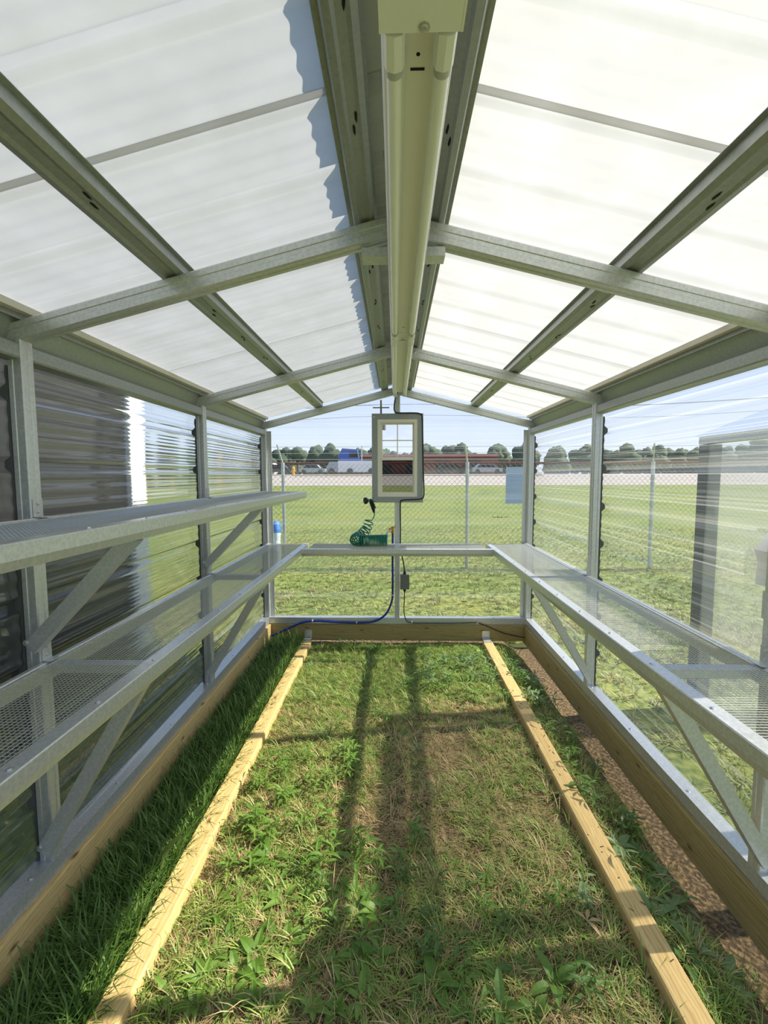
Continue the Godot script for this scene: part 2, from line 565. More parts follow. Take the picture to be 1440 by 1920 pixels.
# clear ribbed sheet between two horizontal extents. along = direction of the ribs, out = outward normal
func clear_sheet(a: Vector3, along: Vector3, out: Vector3, len_at: Callable, y0: float, y1: float, sd: int, grade := "clear") -> ArrayMesh:
	var r := RandomNumberGenerator.new()
	r.seed = sd
	var parts := [MB.new(), MB.new(), MB.new()]
	var y := y0
	var tilt := 0.0
	var cls := 0
	var left := 0
	var pos := func(yy: float) -> float: return sheet_height(yy - 0.187) + 0.0014 * sin(yy * TAU / 0.0145)
	while y < y1 - 1e-4:
		var e := minf(y + 0.0036, y1)
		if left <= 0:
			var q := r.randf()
			cls = 0 if q < (0.66 if grade == "clear" else 0.52) else (1 if q < (0.92 if grade == "clear" else 0.84) else 2)  # random strips turn hazier, painting in refracted streaks
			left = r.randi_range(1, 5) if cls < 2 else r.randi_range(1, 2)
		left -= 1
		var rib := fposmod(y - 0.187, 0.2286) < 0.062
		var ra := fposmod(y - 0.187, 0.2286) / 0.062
		var k := (2 if ra > 0.36 and ra < 0.64 else 1) if rib else cls  # ribs take the hazier grades to paint their bright refraction lines
		var h0: float = pos.call(y)
		var h1: float = pos.call(e)
		var l: Array = len_at.call((y + e) / 2)
		if l[1] > l[0]:
			var n0: Vector3 = (out + Vector3.UP * -(pos.call(y + 0.001) - pos.call(y - 0.001)) / 0.002).normalized()
			var n1: Vector3 = (out + Vector3.UP * -(pos.call(e + 0.001) - pos.call(e - 0.001)) / 0.002).normalized()
			var p0: Vector3 = a + along * l[0] + Vector3.UP * y + out * h0
			var p1: Vector3 = a + along * l[1] + Vector3.UP * y + out * h0
			var p2: Vector3 = a + along * l[1] + Vector3.UP * e + out * h1
			var p3: Vector3 = a + along * l[0] + Vector3.UP * e + out * h1
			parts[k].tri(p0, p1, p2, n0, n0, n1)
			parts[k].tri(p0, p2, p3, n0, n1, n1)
		y = e
	var m := ArrayMesh.new()
	for k in 3:
		if not parts[k].v.is_empty():
			parts[k].surface(m)
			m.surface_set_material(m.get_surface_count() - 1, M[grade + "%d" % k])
	return m

# the same sheet with its real thickness: inner face plain, outer face with the fine extrusion waves
func solid_sheet(x: float, d0: float, d1: float, y0: float, y1: float) -> ArrayMesh:
	var mb := MB.new()
	var inn := func(yy: float) -> float: return x - sheet_height(yy - 0.187)
	var outer := func(yy: float) -> float: return x - sheet_height(yy - 0.187) - 0.003 - 0.00014 * sin(yy * TAU / 0.0185) - 0.00006 * sin(yy * TAU / 0.047 + 1.0)
	var y := y0
	while y < y1 - 1e-4:
		var e := minf(y + 0.0026, y1)
		for f in [[inn, 1.0], [outer, -1.0]]:
			var fx: Callable = f[0]
			var sg: float = f[1]
			var n0: Vector3 = Vector3(sg, -sg * (fx.call(y + 0.0008) - fx.call(y - 0.0008)) / 0.0016, 0).normalized()
			var n1: Vector3 = Vector3(sg, -sg * (fx.call(e + 0.0008) - fx.call(e - 0.0008)) / 0.0016, 0).normalized()
			var p0 := Vector3(fx.call(y), y, -d0)
			var p1 := Vector3(fx.call(y), y, -d1)
			var p2 := Vector3(fx.call(e), e, -d1)
			var p3 := Vector3(fx.call(e), e, -d0)
			mb.tri(p0, p1, p2, n0, n0, n1)
			mb.tri(p0, p2, p3, n0, n1, n1)
		for z in [[d0, Vector3.BACK], [d1, Vector3.FORWARD]]:
			mb.quad(Vector3(inn.call(y), y, -z[0]), Vector3(outer.call(y), y, -z[0]), Vector3(outer.call(e), e, -z[0]), Vector3(inn.call(e), e, -z[0]), z[1])
		y = e
	for yy in [[y0, Vector3.DOWN], [y1, Vector3.UP]]:
		mb.quad(Vector3(inn.call(yy[0]), yy[0], -d0), Vector3(outer.call(yy[0]), yy[0], -d0), Vector3(outer.call(yy[0]), yy[0], -d1), Vector3(inn.call(yy[0]), yy[0], -d1), yy[1])
	return mb.mesh()

func screws(parent: Node3D, pts: Array, up: Vector3, rad := 0.006) -> void:
	var mb := MB.new()
	mb.lathe([Vector2(rad * 1.5, 0), Vector2(rad * 1.5, 0.0012), Vector2(rad, 0.0014), Vector2(rad * 0.9, 0.004), Vector2(0, 0.0046)], Vector3.ZERO, up, 8)
	var m := mb.mesh()
	for p in pts:
		var o := MeshInstance3D.new()
		o.name = "screw"
		o.mesh = m
		o.material_override = M.bolt
		parent.add_child(o, true)
		o.position = p - parent.position

func build_walls() -> void:
	var ends := [D0, D1, D2, D3]
	for s in [-1, 1]:
		var o := thing("wall_left" if s < 0 else "wall_right", "clear ribbed plastic wall on galvanised posts on the shed side" if s < 0 else "clear ribbed plastic wall on galvanised posts facing the neighbouring greenhouse", "wall", Vector3(1.21 * s, SILL, 0), "", "structure")
		# base rail: ledge with a lip down over the timber
		var mb := MB.new()
		mb.prism(PackedVector2Array([Vector2(0, 0), Vector2(0.002, -0.003), Vector2(0.002, -0.056), Vector2(0.0045, -0.062), Vector2(0.062, -0.062), Vector2(0.062, 0.0)]) , Vector3(W * s, SILL, 0.2), Vector3(W * s, SILL, -D3), Vector3.RIGHT * s, Vector3.UP)
		part("base_rail", mb, M.steel, o)
		screws(o, range(7).map(func(k): return Vector3((W + 0.022) * s, SILL, -0.9 - k * 0.47)), Vector3.UP)
		for i in 4:
			mb = MB.new()
			var d: float = ends[i]
			mb.prism(post_profile(T, T), Vector3((W + T / 2) * s, SILL, -d - T / 2), Vector3((W + T / 2) * s, roof_y(W) + 0.004, -d - T / 2), Vector3.RIGHT, Vector3.BACK)
			var p := part("post", mb, M.steel, o)
			# dark sealing strip following the sheet's ribs behind each post
			mb = MB.new()
			var y := SILL
			while y < 1.9:
				var e := y + 0.008
				var h0 := sheet_height(y - 0.187) + 0.004
				var h1 := sheet_height(e - 0.187) + 0.004
				for q in [[-0.003], [T + 0.002]]:
					var z: float = -d - q[0]
					mb.quad(Vector3((W + T) * s, y, z), Vector3((W + T + h0) * s, y, z), Vector3((W + T + h1) * s, e, z), Vector3((W + T) * s, e, z), Vector3.BACK if q[0] < 0 else Vector3.FORWARD)
				mb.quad(Vector3((W + T + h0) * s, y, -d + 0.003), Vector3((W + T + h0) * s, y, -d - T - 0.002), Vector3((W + T + h1) * s, e, -d - T - 0.002), Vector3((W + T + h1) * s, e, -d + 0.003), Vector3(s, 0, 0))
				mb.quad(Vector3((W + T) * s, y, -d + 0.003), Vector3((W + T) * s, y, -d - T - 0.002), Vector3((W + T) * s, e, -d - T - 0.002), Vector3((W + T) * s, e, -d + 0.003), Vector3(-s, 0, 0))
				y = e
			part("sealing_strip", mb, M.seal, o)
		# sheets, one per bay
		for i in 3:
			var a: float = ends[i] + 0.015
			var b: float = ends[i + 1] + 0.035
			if s > 0:
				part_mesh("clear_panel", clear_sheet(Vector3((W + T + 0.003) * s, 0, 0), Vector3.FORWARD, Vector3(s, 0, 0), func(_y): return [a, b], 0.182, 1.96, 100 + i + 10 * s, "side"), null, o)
			else:
				part_mesh("clear_panel", solid_sheet(-W - T - 0.003, a, b - 0.022, 0.182, 1.96), M.solid, o)
		# eave channel: lower box, dark recess, top lip
		mb = MB.new()
		mb.prism(PackedVector2Array([Vector2(0.008, 1.922), Vector2(0.052, 1.918), Vector2(0.058, 1.922), Vector2(0.058, 2.062), Vector2(0.004, 2.062), Vector2(0.004, 2.044), Vector2(0.007, 2.044), Vector2(0.007, 2.058), Vector2(0.016, 2.056), Vector2(0.052, 1.972), Vector2(0.03, 1.964), Vector2(0.01, 1.97), Vector2(0.006, 1.966), Vector2(0.004, 1.928)]), Vector3(W * s, 0, -D0), Vector3(W * s, 0, -D3 - 0.03), Vector3.RIGHT * s, Vector3.UP)
		part("eave_channel", mb, M.purlin, o)
		mb = MB.new()
		mb.prism(rect(-0.02, 2.0625, 0.05, 2.084), Vector3(W * s, 0, -D0), Vector3(W * s, 0, -D3 - 0.03), Vector3.RIGHT * s, Vector3.UP)
		part("closure_strip", mb, M.foam, o)
	# end wall
	var o := thing("wall_back", "clear ribbed gable end wall with a small window", "wall", Vector3(0, SILL, -D3), "", "structure")
	var mb := MB.new()
	mb.prism(PackedVector2Array([Vector2(0, 0), Vector2(0.002, -0.003), Vector2(0.002, -0.056), Vector2(0.0045, -0.062), Vector2(0.062, -0.062), Vector2(0.062, 0.0)]), Vector3(-W - T, SILL, -D3 + 0.006), Vector3(W + T, SILL, -D3 + 0.006), Vector3.FORWARD, Vector3.UP)
	part("base_rail", mb, M.steel, o)
	screws(o, [-0.95, -0.7, -0.35, 0.3, 0.62, 0.9].map(func(x): return Vector3(x, SILL, -D3 - 0.02)), Vector3.UP)
	for yy in [[SILL, 1.31], [2.1, 2.27]]:
		mb = MB.new()
		mb.prism(post_profile(T, T), Vector3(0.0065, yy[0], -D3 - T / 2), Vector3(0.0065, yy[1], -D3 - T / 2), Vector3.RIGHT, Vector3.BACK)
		part("center_post", mb, M.steel, o)
	for s in [-1, 1]:
		mb = MB.new()
		mb.prism(rect(-0.02, -0.004, 0.02, 0.004), Vector3((W - 0.016) * s, SILL, -D3 - T - 0.004), Vector3((W - 0.016) * s, 1.96, -D3 - T - 0.004), Vector3.RIGHT, Vector3.BACK)
		part("corner_strip", mb, M.steel, o)
	var back := Vector3(0, 0, -D3 - T - 0.004)
	var gable := func(y: float) -> float: return minf(1.225, 1.2 - (y - 2.09) / SLOPE)
	var spec := [[0.182, 1.315, -2.0, 2.0], [1.315, 2.1, -2.0, -0.215], [1.315, 2.1, 0.22, 2.0], [2.1, 2.385, -2.0, 2.0]]
	for i in spec.size():
		var q: Array = spec[i]
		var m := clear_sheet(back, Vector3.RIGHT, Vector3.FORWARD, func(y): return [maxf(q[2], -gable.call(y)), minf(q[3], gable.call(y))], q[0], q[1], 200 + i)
		part_mesh("clear_panel", m, null, o)
	# maker's print on the sheet, too small to read
	for lab in [[0.96, 1.17, 0.075], [0.98, 0.305, 0.06]]:
		mb = MB.new()
		var x: float = lab[0] - lab[2]
		while x < lab[0] + lab[2]:
			var wd := rng.randf_range(0.004, 0.012)
			mb.box(Vector3(x, lab[1] + rng.randf_range(-0.003, 0.003), -D3 - T - 0.002), Vector3(wd, rng.randf_range(0.006, 0.016), 0.0006), Basis(Vector3.BACK, rng.randf_range(-0.5, 0.5)))
			x += wd + rng.randf_range(0.004, 0.01)
		part("printed_mark", mb, M.grey, o)

# ------------------------------------------------------------------ roof
func roof_frame(s: int) -> Array:   # (along the slope towards the eave, outward normal)
	var along := Vector3(s, -SLOPE, 0).normalized()
	return [along, Vector3(SLOPE * s, 1, 0).normalized()]

func build_roof() -> void:
	var o := thing("ceiling", "white translucent ribbed gable roof on galvanised rafters and purlins", "roof", Vector3(0, EAVE, 0), "", "structure")
	# rafters
	for d in [D0, D1, D2, D3]:
		for s in [-1, 1]:
			var fr := roof_frame(s)
			var mb := MB.new()
			var p := post_profile(0.05, 0.06)
			var a: Vector3 = Vector3(0, roof_y(0), -d - 0.025) + fr[1] * 0.03
			var b: Vector3 = Vector3((W + T) * s, roof_y(W + T), -d - 0.025) + fr[1] * 0.03
			mb.prism(p, a, b, Vector3.BACK, fr[1])
			part("rafter", mb, M.steel, o)
	# ridge ties
	var mt := MB.new()
	mt.prism(rect(-0.126, 2.212, 0.126, 2.2385), Vector3(0.012, 0, -D1 + 0.004), Vector3(0.012, 0, -D1 - 0.052), Vector3.RIGHT, Vector3.UP)
	part("ridge_tie", mt, M.steel, o)
	mt = MB.new()
	mt.prism(PackedVector2Array([Vector2(-0.13, roof_y(0.13) + 0.003), Vector2(0, roof_y(0) + 0.003), Vector2(0.13, roof_y(0.13) + 0.003), Vector2(0.13, roof_y(0.13) + 0.06), Vector2(0, roof_y(0) + 0.06), Vector2(-0.13, roof_y(0.13) + 0.06)]), Vector3(0, 0, -D2 + 0.004), Vector3(0, 0, -D2), Vector3.RIGHT, Vector3.UP)
	part("splice_plate", mt, M.steel, o)
	screws(o, [Vector3(-0.105, roof_y(0.1) + 0.03, -D2 + 0.004), Vector3(0.105, roof_y(0.1) + 0.03, -D2 + 0.004)], Vector3.BACK)
	# purlins: hat sections on the rafters
	for s in [-1, 1]:
		var fr := roof_frame(s)
		for spec in [[0.685, 0.07, 0.6], [0.088, 0.062, 1.0]]:
			var mb := MB.new()
			var w: float = spec[1] / 2
			var hat := PackedVector2Array([Vector2(-w - 0.014, 0.040), Vector2(-w - 0.002, 0.040), Vector2(-w, 0.006), Vector2(-w * 0.55, 0.0), Vector2(-w * 0.3, 0.0045), Vector2(w * 0.3, 0.0045), Vector2(w * 0.55, 0.0), Vector2(w, 0.006), Vector2(w + 0.002, 0.040), Vector2(w + 0.014, 0.040), Vector2(w + 0.014, 0.042), Vector2(-w - 0.014, 0.042)])
			var c: Vector3 = Vector3(spec[0] * s, roof_y(spec[0]), 0) + fr[1] * 0.0605
			mb.prism(hat, c - Vector3(0, 0, 0.02), c - Vector3(0, 0, D3 + 0.06), fr[0], fr[1])
			var pl := part("purlin" if spec[0] > 0.3 else "ridge_purlin", mb, M.purlin, o)
			# punched slots in the web
			var sb := MB.new()
			sb.prism(PackedVector2Array([Vector2(-0.016, 0), Vector2(-0.008, -0.0032), Vector2(0.009, -0.002), Vector2(0.017, 0), Vector2(0.006, 0.003), Vector2(-0.01, 0.0026)]), Vector3(0, -0.0004, 0), Vector3(0, 0.0004, 0), Vector3.BACK, Vector3.RIGHT)
			var sm := sb.mesh()
			var r2 := RandomNumberGenerator.new()
			r2.seed = 60 + s
			for bay in 3:
				for k in 3:
					var d: float = [0.35, D1 + 0.25, D2 + 0.25][bay] + k * 0.34 + r2.randf_range(0, 0.1)
					for kk in 2:
						var sl := part_mesh("slot", sm, M.slot, pl)
						var dn: float = 0.0042 - 0.0007
						sl.basis = Basis(fr[0], fr[1], fr[0].cross(fr[1])) * Basis(Vector3.UP, r2.randf_range(-0.25, 0.25))
						sl.position = c + fr[0] * (r2.randf_range(-0.3, 0.3) * w) + fr[1] * dn + Vector3(0, 0, -d - kk * 0.035)
	# sheets: 0.69 m cover each, lapped over the next
	for s in [-1, 1]:
		var fr := roof_frame(s)
		var base: Vector3 = Vector3(0, roof_y(0), 0) + fr[1] * (0.0605 + 0.0425)
		var lo := 0.015
		var hi := 1.35
		var d := -0.3705
		var i := 0
		while d < D3 + 0.1:
			var mb := MB.new()
			var end: float = minf(d + 0.6858 + 0.045, D3 + 0.11)
			var lift := 0.0015 * (i % 2)
			var q := d
			while q < end - 1e-4:
				var e := minf(q + 0.0062, end)
				var h0 := sheet_height(q - 0.3154) + lift
				var h1 := sheet_height(e - 0.3154) + lift
				var g0 := (sheet_height(q - 0.3154 + 0.002) - sheet_height(q - 0.3154 - 0.002)) / 0.004
				var g1 := (sheet_height(e - 0.3154 + 0.002) - sheet_height(e - 0.3154 - 0.002)) / 0.004
				var n0: Vector3 = (fr[1] + Vector3(0, 0, g0)).normalized()
				var n1: Vector3 = (fr[1] + Vector3(0, 0, g1)).normalized()
				var a: Vector3 = base + fr[0] * lo + fr[1] * h0 + Vector3(0, 0, -q)
				var b: Vector3 = base + fr[0] * hi + fr[1] * h0 + Vector3(0, 0, -q)
				var c: Vector3 = base + fr[0] * hi + fr[1] * h1 + Vector3(0, 0, -e)
				var f: Vector3 = base + fr[0] * lo + fr[1] * h1 + Vector3(0, 0, -e)
				mb.tri(a, b, c, n0, n0, n1)
				mb.tri(a, c, f, n0, n1, n1)
				q = e
			part("roof_sheet", mb, M.roof, o)
			d += 0.6858
			i += 1
	# metal ridge cap over the sheets
	var cap := MB.new()
	for s in [-1, 1]:
		var fr := roof_frame(s)
		var t := Vector3(0, roof_y(0) + 0.142, 0)
		cap.prism(PackedVector2Array([Vector2(0, -0.0006), Vector2(0.148, -0.0006), Vector2(0.153, -0.004), Vector2(0.1545, -0.0035), Vector2(0.149, 0.0006), Vector2(0, 0.0006)]), t + Vector3(0, 0, 0.35), t + Vector3(0, 0, -D3 - 0.12), fr[0], fr[1])
	part("ridge_cap", cap, M.cap, o)

# ------------------------------------------------------------------ window in the end wall
func frame4(mb: MB, x0: float, y0: float, x1: float, y1: float, w: float, z: float, t: float) -> void:
	mb.box(Vector3((x0 + x1) / 2, y1 - w / 2, z), Vector3(x1 - x0, w, t))
	mb.box(Vector3((x0 + x1) / 2, y0 + w / 2, z), Vector3(x1 - x0, w, t))
	mb.box(Vector3(x0 + w / 2, (y0 + y1) / 2, z), Vector3(w, y1 - y0 - 2 * w, t))
	mb.box(Vector3(x1 - w / 2, (y0 + y1) / 2, z), Vector3(w, y1 - y0 - 2 * w, t))

func build_window() -> void:
	var o := thing("window_1", "small white sash window in a galvanised surround in the end wall", "window", Vector3(0.005, 1.31, -D3 - 0.02), "", "structure")
	var z := -D3 - 0.012
	var mb := MB.new()
	frame4(mb, -0.222, 1.31, 0.237, 2.104, 0.052, z, 0.07)
	part("surround", mb, M.dull, o)
	mb = MB.new()
	frame4(mb, -0.17, 1.362, 0.185, 2.052, 0.028, z + 0.004, 0.06)
	part("window_frame", mb, M.vinyl, o)
	# upper sash
	mb = MB.new()
	frame4(mb, -0.142, 1.705, 0.157, 2.024, 0.014, z, 0.03)
	var us := part("upper_sash", mb, M.vinyl, o)
	mb = MB.new()
	mb.box(Vector3(0.0075, 1.8645, z), Vector3(0.009, 0.292, 0.012))
	mb.box(Vector3(0.0075, 1.868, z), Vector3(0.27, 0.009, 0.0122))
	part("glazing_bar", mb, M.vinyl, us)
	for q in [[-0.064, 1.945], [0.079, 1.945], [-0.064, 1.792], [0.079, 1.792]]:
		mb = MB.new()
		mb.box(Vector3(q[0], q[1], z - 0.004), Vector3(0.134, 0.143, 0.0006))
		part("pane", mb, M.glass, us)
	# lower sash, raised behind the upper one, and its insect screen
	mb = MB.new()
	frame4(mb, -0.142, 1.39, 0.157, 1.704, 0.012, z + 0.002, 0.022)
	var ls := part("lower_sash", mb, M.vinyl, o)
	mb = MB.new()
	mb.box(Vector3(0.0075, 1.547, z - 0.004), Vector3(0.276, 0.29, 0.0006))
	part("insect_screen", mb, M.screen, ls)
	mb = MB.new()
	mb.box(Vector3(0.0075, 1.7, z + 0.022), Vector3(0.29, 0.02, 0.016))
	part("sash_rail", mb, M.vinyl, ls)
	screws(o, [Vector3(-0.2, 2.075, z + 0.035), Vector3(0.215, 2.075, z + 0.035), Vector3(-0.2, 1.335, z + 0.035), Vector3(0.215, 1.335, z + 0.035)], Vector3.BACK, 0.004)

# ------------------------------------------------------------------ benches
# welded wire mesh lying at height y
func wire_mesh(x0: float, x1: float, d0: float, d1: float, y: float) -> MB:
	var mb := MB.new()
	var r := 0.0008
	var sq := PackedVector2Array([Vector2(-r, 0), Vector2(0, -r), Vector2(r, 0), Vector2(0, r)])
	var p := 0.0127
	var x := x0 + p * 0.3
	while x < x1:
		mb.prism(sq, Vector3(x, y, -d0), Vector3(x, y, -d1), Vector3.RIGHT, Vector3.UP, false)
		x += p
	var d := d0 + p * 0.4
	while d < d1:
		mb.prism(sq, Vector3(x0, y + r, -d), Vector3(x1, y + r, -d), Vector3.BACK, Vector3.UP, false)
		d += p
	return mb

func brace(a: Vector3, b: Vector3, wd: float) -> MB:
	var mb := MB.new()
	var dir := (b - a).normalized()
	var side := Vector3.BACK
	var up := side.cross(dir).normalized()
	var t := 0.0025
	# channel section, open downwards
	var h := wd / 2
	mb.prism(PackedVector2Array([Vector2(-0.02, -h), Vector2(0.02, -h), Vector2(0.02, h), Vector2(-0.02, h)]), a, b, side, up)
	return mb

func side_bench(s: int, y: float, d_from: float, d_to: float, o: Node3D, brace_foot: float) -> void:
	var mb := MB.new()
	mb.prism(rail_profile(), Vector3(BX * s, y, -d_from), Vector3(BX * s, y, -d_to), Vector3(-s, 0, 0), Vector3.UP)
	var fr := part("front_rail", mb, M.steel, o)
	var k := []
	var d := d_from + 0.2
	while d < d_to - 0.05:
		k.append(Vector3((BX + 0.02) * s, y, -d))
		d += 0.29
	screws(o, k, Vector3.UP, 0.005)
	mb = MB.new()
	mb.prism(PackedVector2Array([Vector2(0, 0.004), Vector2(-0.016, 0.004), Vector2(-0.018, 0.001), Vector2(-0.03, 0.001), Vector2(-0.03, -0.05), Vector2(-0.027, -0.052), Vector2(0, -0.052)]), Vector3((W - 0.001) * s, y, -d_from), Vector3((W - 0.001) * s, y, -d_to), Vector3(s, 0, 0), Vector3.UP)
	part("wall_rail", mb, M.steel, o)
	for dd in [D1, D2]:
		mb = MB.new()
		var p := PackedVector2Array([Vector2(-0.022, -0.004), Vector2(0.022, -0.004), Vector2(0.022, -0.03), Vector2(0.02, -0.034), Vector2(-0.02, -0.034), Vector2(-0.022, -0.03)])
		mb.prism(p, Vector3((BX + 0.004) * s, y, -dd - 0.025), Vector3((W - 0.03) * s, y, -dd - 0.025), Vector3.BACK, Vector3.UP)
		part("cross_bar", mb, M.steel, o)
		var foot := Vector3((W + 0.004) * s, brace_foot, -dd + 0.021)
		var head := Vector3((BX + 0.03) * s, y - 0.05, -dd + 0.021)
		part("brace", brace(foot, head, 0.045), M.steel, o)
		screws(o, [Vector3((W + 0.012) * s, brace_foot + 0.02, -dd + 0.041)], Vector3.BACK, 0.007)
		# clip screwed to the post above the rail
		mb = MB.new()
		mb.box(Vector3((W - 0.0015) * s, y + 0.036, -dd - 0.025), Vector3(0.003, 0.056, 0.042))
		mb.box(Vector3((W - 0.016) * s, y + 0.0065, -dd - 0.025), Vector3(0.03, 0.003, 0.042))
		part("post_clip", mb, M.steel, o)
		screws(o, [Vector3((W - 0.003) * s, y + 0.05, -dd - 0.025), Vector3((W - 0.003) * s, y + 0.022, -dd - 0.025)], Vector3(-s, 0, 0), 0.004)
	var a := (BX + 0.04)
	var b := W - 0.012
	var w := part("wire_mesh", wire_mesh(minf(a * s, b * s), maxf(a * s, b * s), d_from, d_to, y - 0.0035), M.steel, o)
	w.set_meta("kind", "stuff")

func build_benches() -> void:
	var o := thing("mesh_bench", "long galvanised wire mesh bench along the left wall below the upper shelf", "bench", Vector3(-1.0, 0.27, -2.2))
	side_bench(-1, BENCH, 0.12, D3 - 0.004, o, 0.3)
	o = thing("mesh_bench", "long galvanised wire mesh bench along the right wall, sunlit front rail", "bench", Vector3(1.0, 0.27, -2.2))
	side_bench(1, BENCH, 0.12, D3 - 0.004, o, 0.3)
	o = thing("mesh_shelf", "upper galvanised wire mesh shelf on braces along the left wall", "shelf", Vector3(-1.0, 1.0, -2.2))
	side_bench(-1, SHELF, 0.12, D3 - 0.06, o, 1.0)
	# back bench between the two side benches
	o = thing("mesh_bench", "short wire mesh bench across the end wall under the window", "bench", Vector3(0, 0.87, -4.0))
	var mb := MB.new()
	mb.prism(rail_profile(), Vector3(-BX + 0.001, BENCH - 0.001, -BD), Vector3(BX - 0.001, BENCH - 0.001, -BD), Vector3.BACK, Vector3.UP)
	part("front_rail", mb, M.steel, o)
	mb = MB.new()
	mb.prism(PackedVector2Array([Vector2(0, 0.004), Vector2(-0.016, 0.004), Vector2(-0.018, 0.001), Vector2(-0.03, 0.001), Vector2(-0.03, -0.05), Vector2(-0.027, -0.052), Vector2(0, -0.052)]), Vector3(-BX + 0.05, BENCH, -D3 + 0.036), Vector3(BX - 0.05, BENCH, -D3 + 0.036), Vector3.FORWARD, Vector3.UP)
	part("wall_rail", mb, M.steel, o)
	mb = MB.new()
	mb.box(Vector3(0.0065, BENCH - 0.008, -(BD + D3) / 2 + 0.01), Vector3(0.05, 0.018, D3 - BD - 0.05))
	part("cross_bar", mb, M.steel, o)
	var w := part("wire_mesh", wire_mesh(-BX + 0.05, BX - 0.05, BD + 0.04, D3 - 0.05, BENCH - 0.0035), M.steel, o)
	w.set_meta("kind", "stuff")
	screws(o, [Vector3(-0.55, BENCH, -BD - 0.02), Vector3(-0.2, BENCH, -BD - 0.02), Vector3(0.3, BENCH, -BD - 0.02), Vector3(0.6, BENCH, -BD - 0.02)], Vector3.UP, 0.005)

func build_runners() -> void:
	for s in [-1, 1]:
		var x: float = 0.822 * s
		var o := thing("floor_runner", "sunlit timber runner half sunk in tall grass beside the left bench" if s < 0 else "scuffed timber runner lying on the soil beside the right bench", "timber", Vector3(x, -0.04, -2.4))
		var mb := MB.new()
		# slightly wavering top so that it looks sawn, in short lengths
		var prof := bevel_board(0.088, 0.105, 0.006)
		mb.prism(prof, Vector3(x, 0.0, 0.1), Vector3(x, 0.0, -4.06), Vector3.RIGHT, Vector3.UP)
		part("beam", mb, M.wood1 if s < 0 else M.wood0, o)
		mb = MB.new()
		mb.box(Vector3(x, 0.0545, -4.08), Vector3(0.07, 0.003, 0.1))
		mb.box(Vector3(x, 0.088, -4.137), Vector3(0.07, 0.07, 0.003))
		part("angle_bracket", mb, M.steel, o)
		if s > 0:
			# chips and grass clippings on the board
			for k in 26:
				mb = MB.new()
				var l := rng.randf_range(0.006, 0.022)
				mb.box(Vector3.ZERO, Vector3(l, 0.0012, rng.randf_range(0.0015, 0.004)))
				var c := part("bark_chip", mb, M.bark, o)
				c.position = Vector3(x + rng.randf_range(-0.036, 0.036), 0.0535, -rng.randf_range(1.2, 3.9)) - o.position
				c.rotation.y = rng.randf() * TAU

# ------------------------------------------------------------------ strip lights under the ridge (switched off)
func build_lights() -> void:
	for k in 2:
		var a: float = [0.665, 2.095][k]
		var b: float = [2.085, 3.53][k]
		var x := 0.022
		var o := thing("strip_light", ["white twin tube strip light under the ridge, with bare end plate and screw", "white twin tube strip light under the ridge, next to the window end"][k], "light", Vector3(x, 2.16, -a))
		var mb := MB.new()
		mb.prism(PackedVector2Array([Vector2(-0.053, 2.208), Vector2(-0.056, 2.2), Vector2(-0.052, 2.178), Vector2(-0.046, 2.176), Vector2(-0.02, 2.183), Vector2(0.02, 2.183), Vector2(0.046, 2.176), Vector2(0.052, 2.178), Vector2(0.056, 2.2), Vector2(0.053, 2.208)]), Vector3(x, 0, -a), Vector3(x, 0, -b), Vector3.RIGHT, Vector3.UP)
		var tray := part("tray", mb, M.white, o)
		mb = MB.new()
		mb.box(Vector3(x, 2.178, -a + 0.002), Vector3(0.112, 0.062, 0.004))
		if k == 0:
			part("end_plate", mb, M.white, o)
			mb = MB.new()
			mb.box(Vector3(x, 2.147, -a + 0.03), Vector3(0.112, 0.003, 0.06))
			mb.box(Vector3(x - 0.055, 2.16, -a + 0.03), Vector3(0.003, 0.03, 0.06))
			mb.box(Vector3(x + 0.055, 2.16, -a + 0.03), Vector3(0.003, 0.03, 0.06))
			part("end_cover", mb, M.white, o)
			screws(o, [Vector3(x + 0.004, 2.1455, -a + 0.008)], Vector3.DOWN, 0.0055)
		for s in [-1, 1]:
			var tx: float = x + 0.036 * s
			mb = MB.new()
			mb.tube([Vector3(tx, 2.1625, -a - 0.06), Vector3(tx, 2.1625, -b + 0.045)], 0.0125, 14)
			part("lamp_tube", mb, M.tube, o)
			for e in [[a + 0.006, 1.0], [b - 0.006, -1.0]]:
				mb = MB.new()
				var z0: float = -e[0]
				var z1: float = -e[0] - 0.056 * e[1]
				mb.prism(PackedVector2Array([Vector2(-0.015, 0.02), Vector2(-0.015, -0.006), Vector2(-0.011, -0.0145), Vector2(0, -0.0175), Vector2(0.011, -0.0145), Vector2(0.015, -0.006), Vector2(0.015, 0.02)]), Vector3(tx, 2.1625, z0), Vector3(tx, 2.1625, z1), Vector3.RIGHT, Vector3.UP)
				var h := part("lamp_holder", mb, M.white, o)
				mb = MB.new()
				mb.box(Vector3(tx, 2.1505, z1), Vector3(0.005, 0.006, 0.0016))
				part("contact_slot", mb, M.slot, h)
				mb = MB.new()
				mb.tube([Vector3(tx, 2.1625, z1), Vector3(tx, 2.1625, z1 - 0.018 * e[1])], 0.0135, 14)
				part("tube_cap", mb, M.light_grey, h)
		mb = MB.new()
		mb.box(Vector3(x, 2.1825, -a - 0.1), Vector3(0.022, 0.0015, 0.004))
		part("knockout", mb, M.slot, tray)
		mb = MB.new()
		mb.lathe([Vector2(0.003, 0), Vector2(0.003, 0.001), Vector2(0, 0.001)], Vector3(x, 2.183, -a - 0.075), Vector3.DOWN, 8)
		part("rivet_hole", mb, M.slot, tray)
		mb = MB.new()
		mb.lathe([Vector2(0.003, 0), Vector2(0.003, 0.001), Vector2(0, 0.001)], Vector3(x, 2.183, -b + 0.075), Vector3.DOWN, 8)
		part("rivet_hole", mb, M.slot, tray)

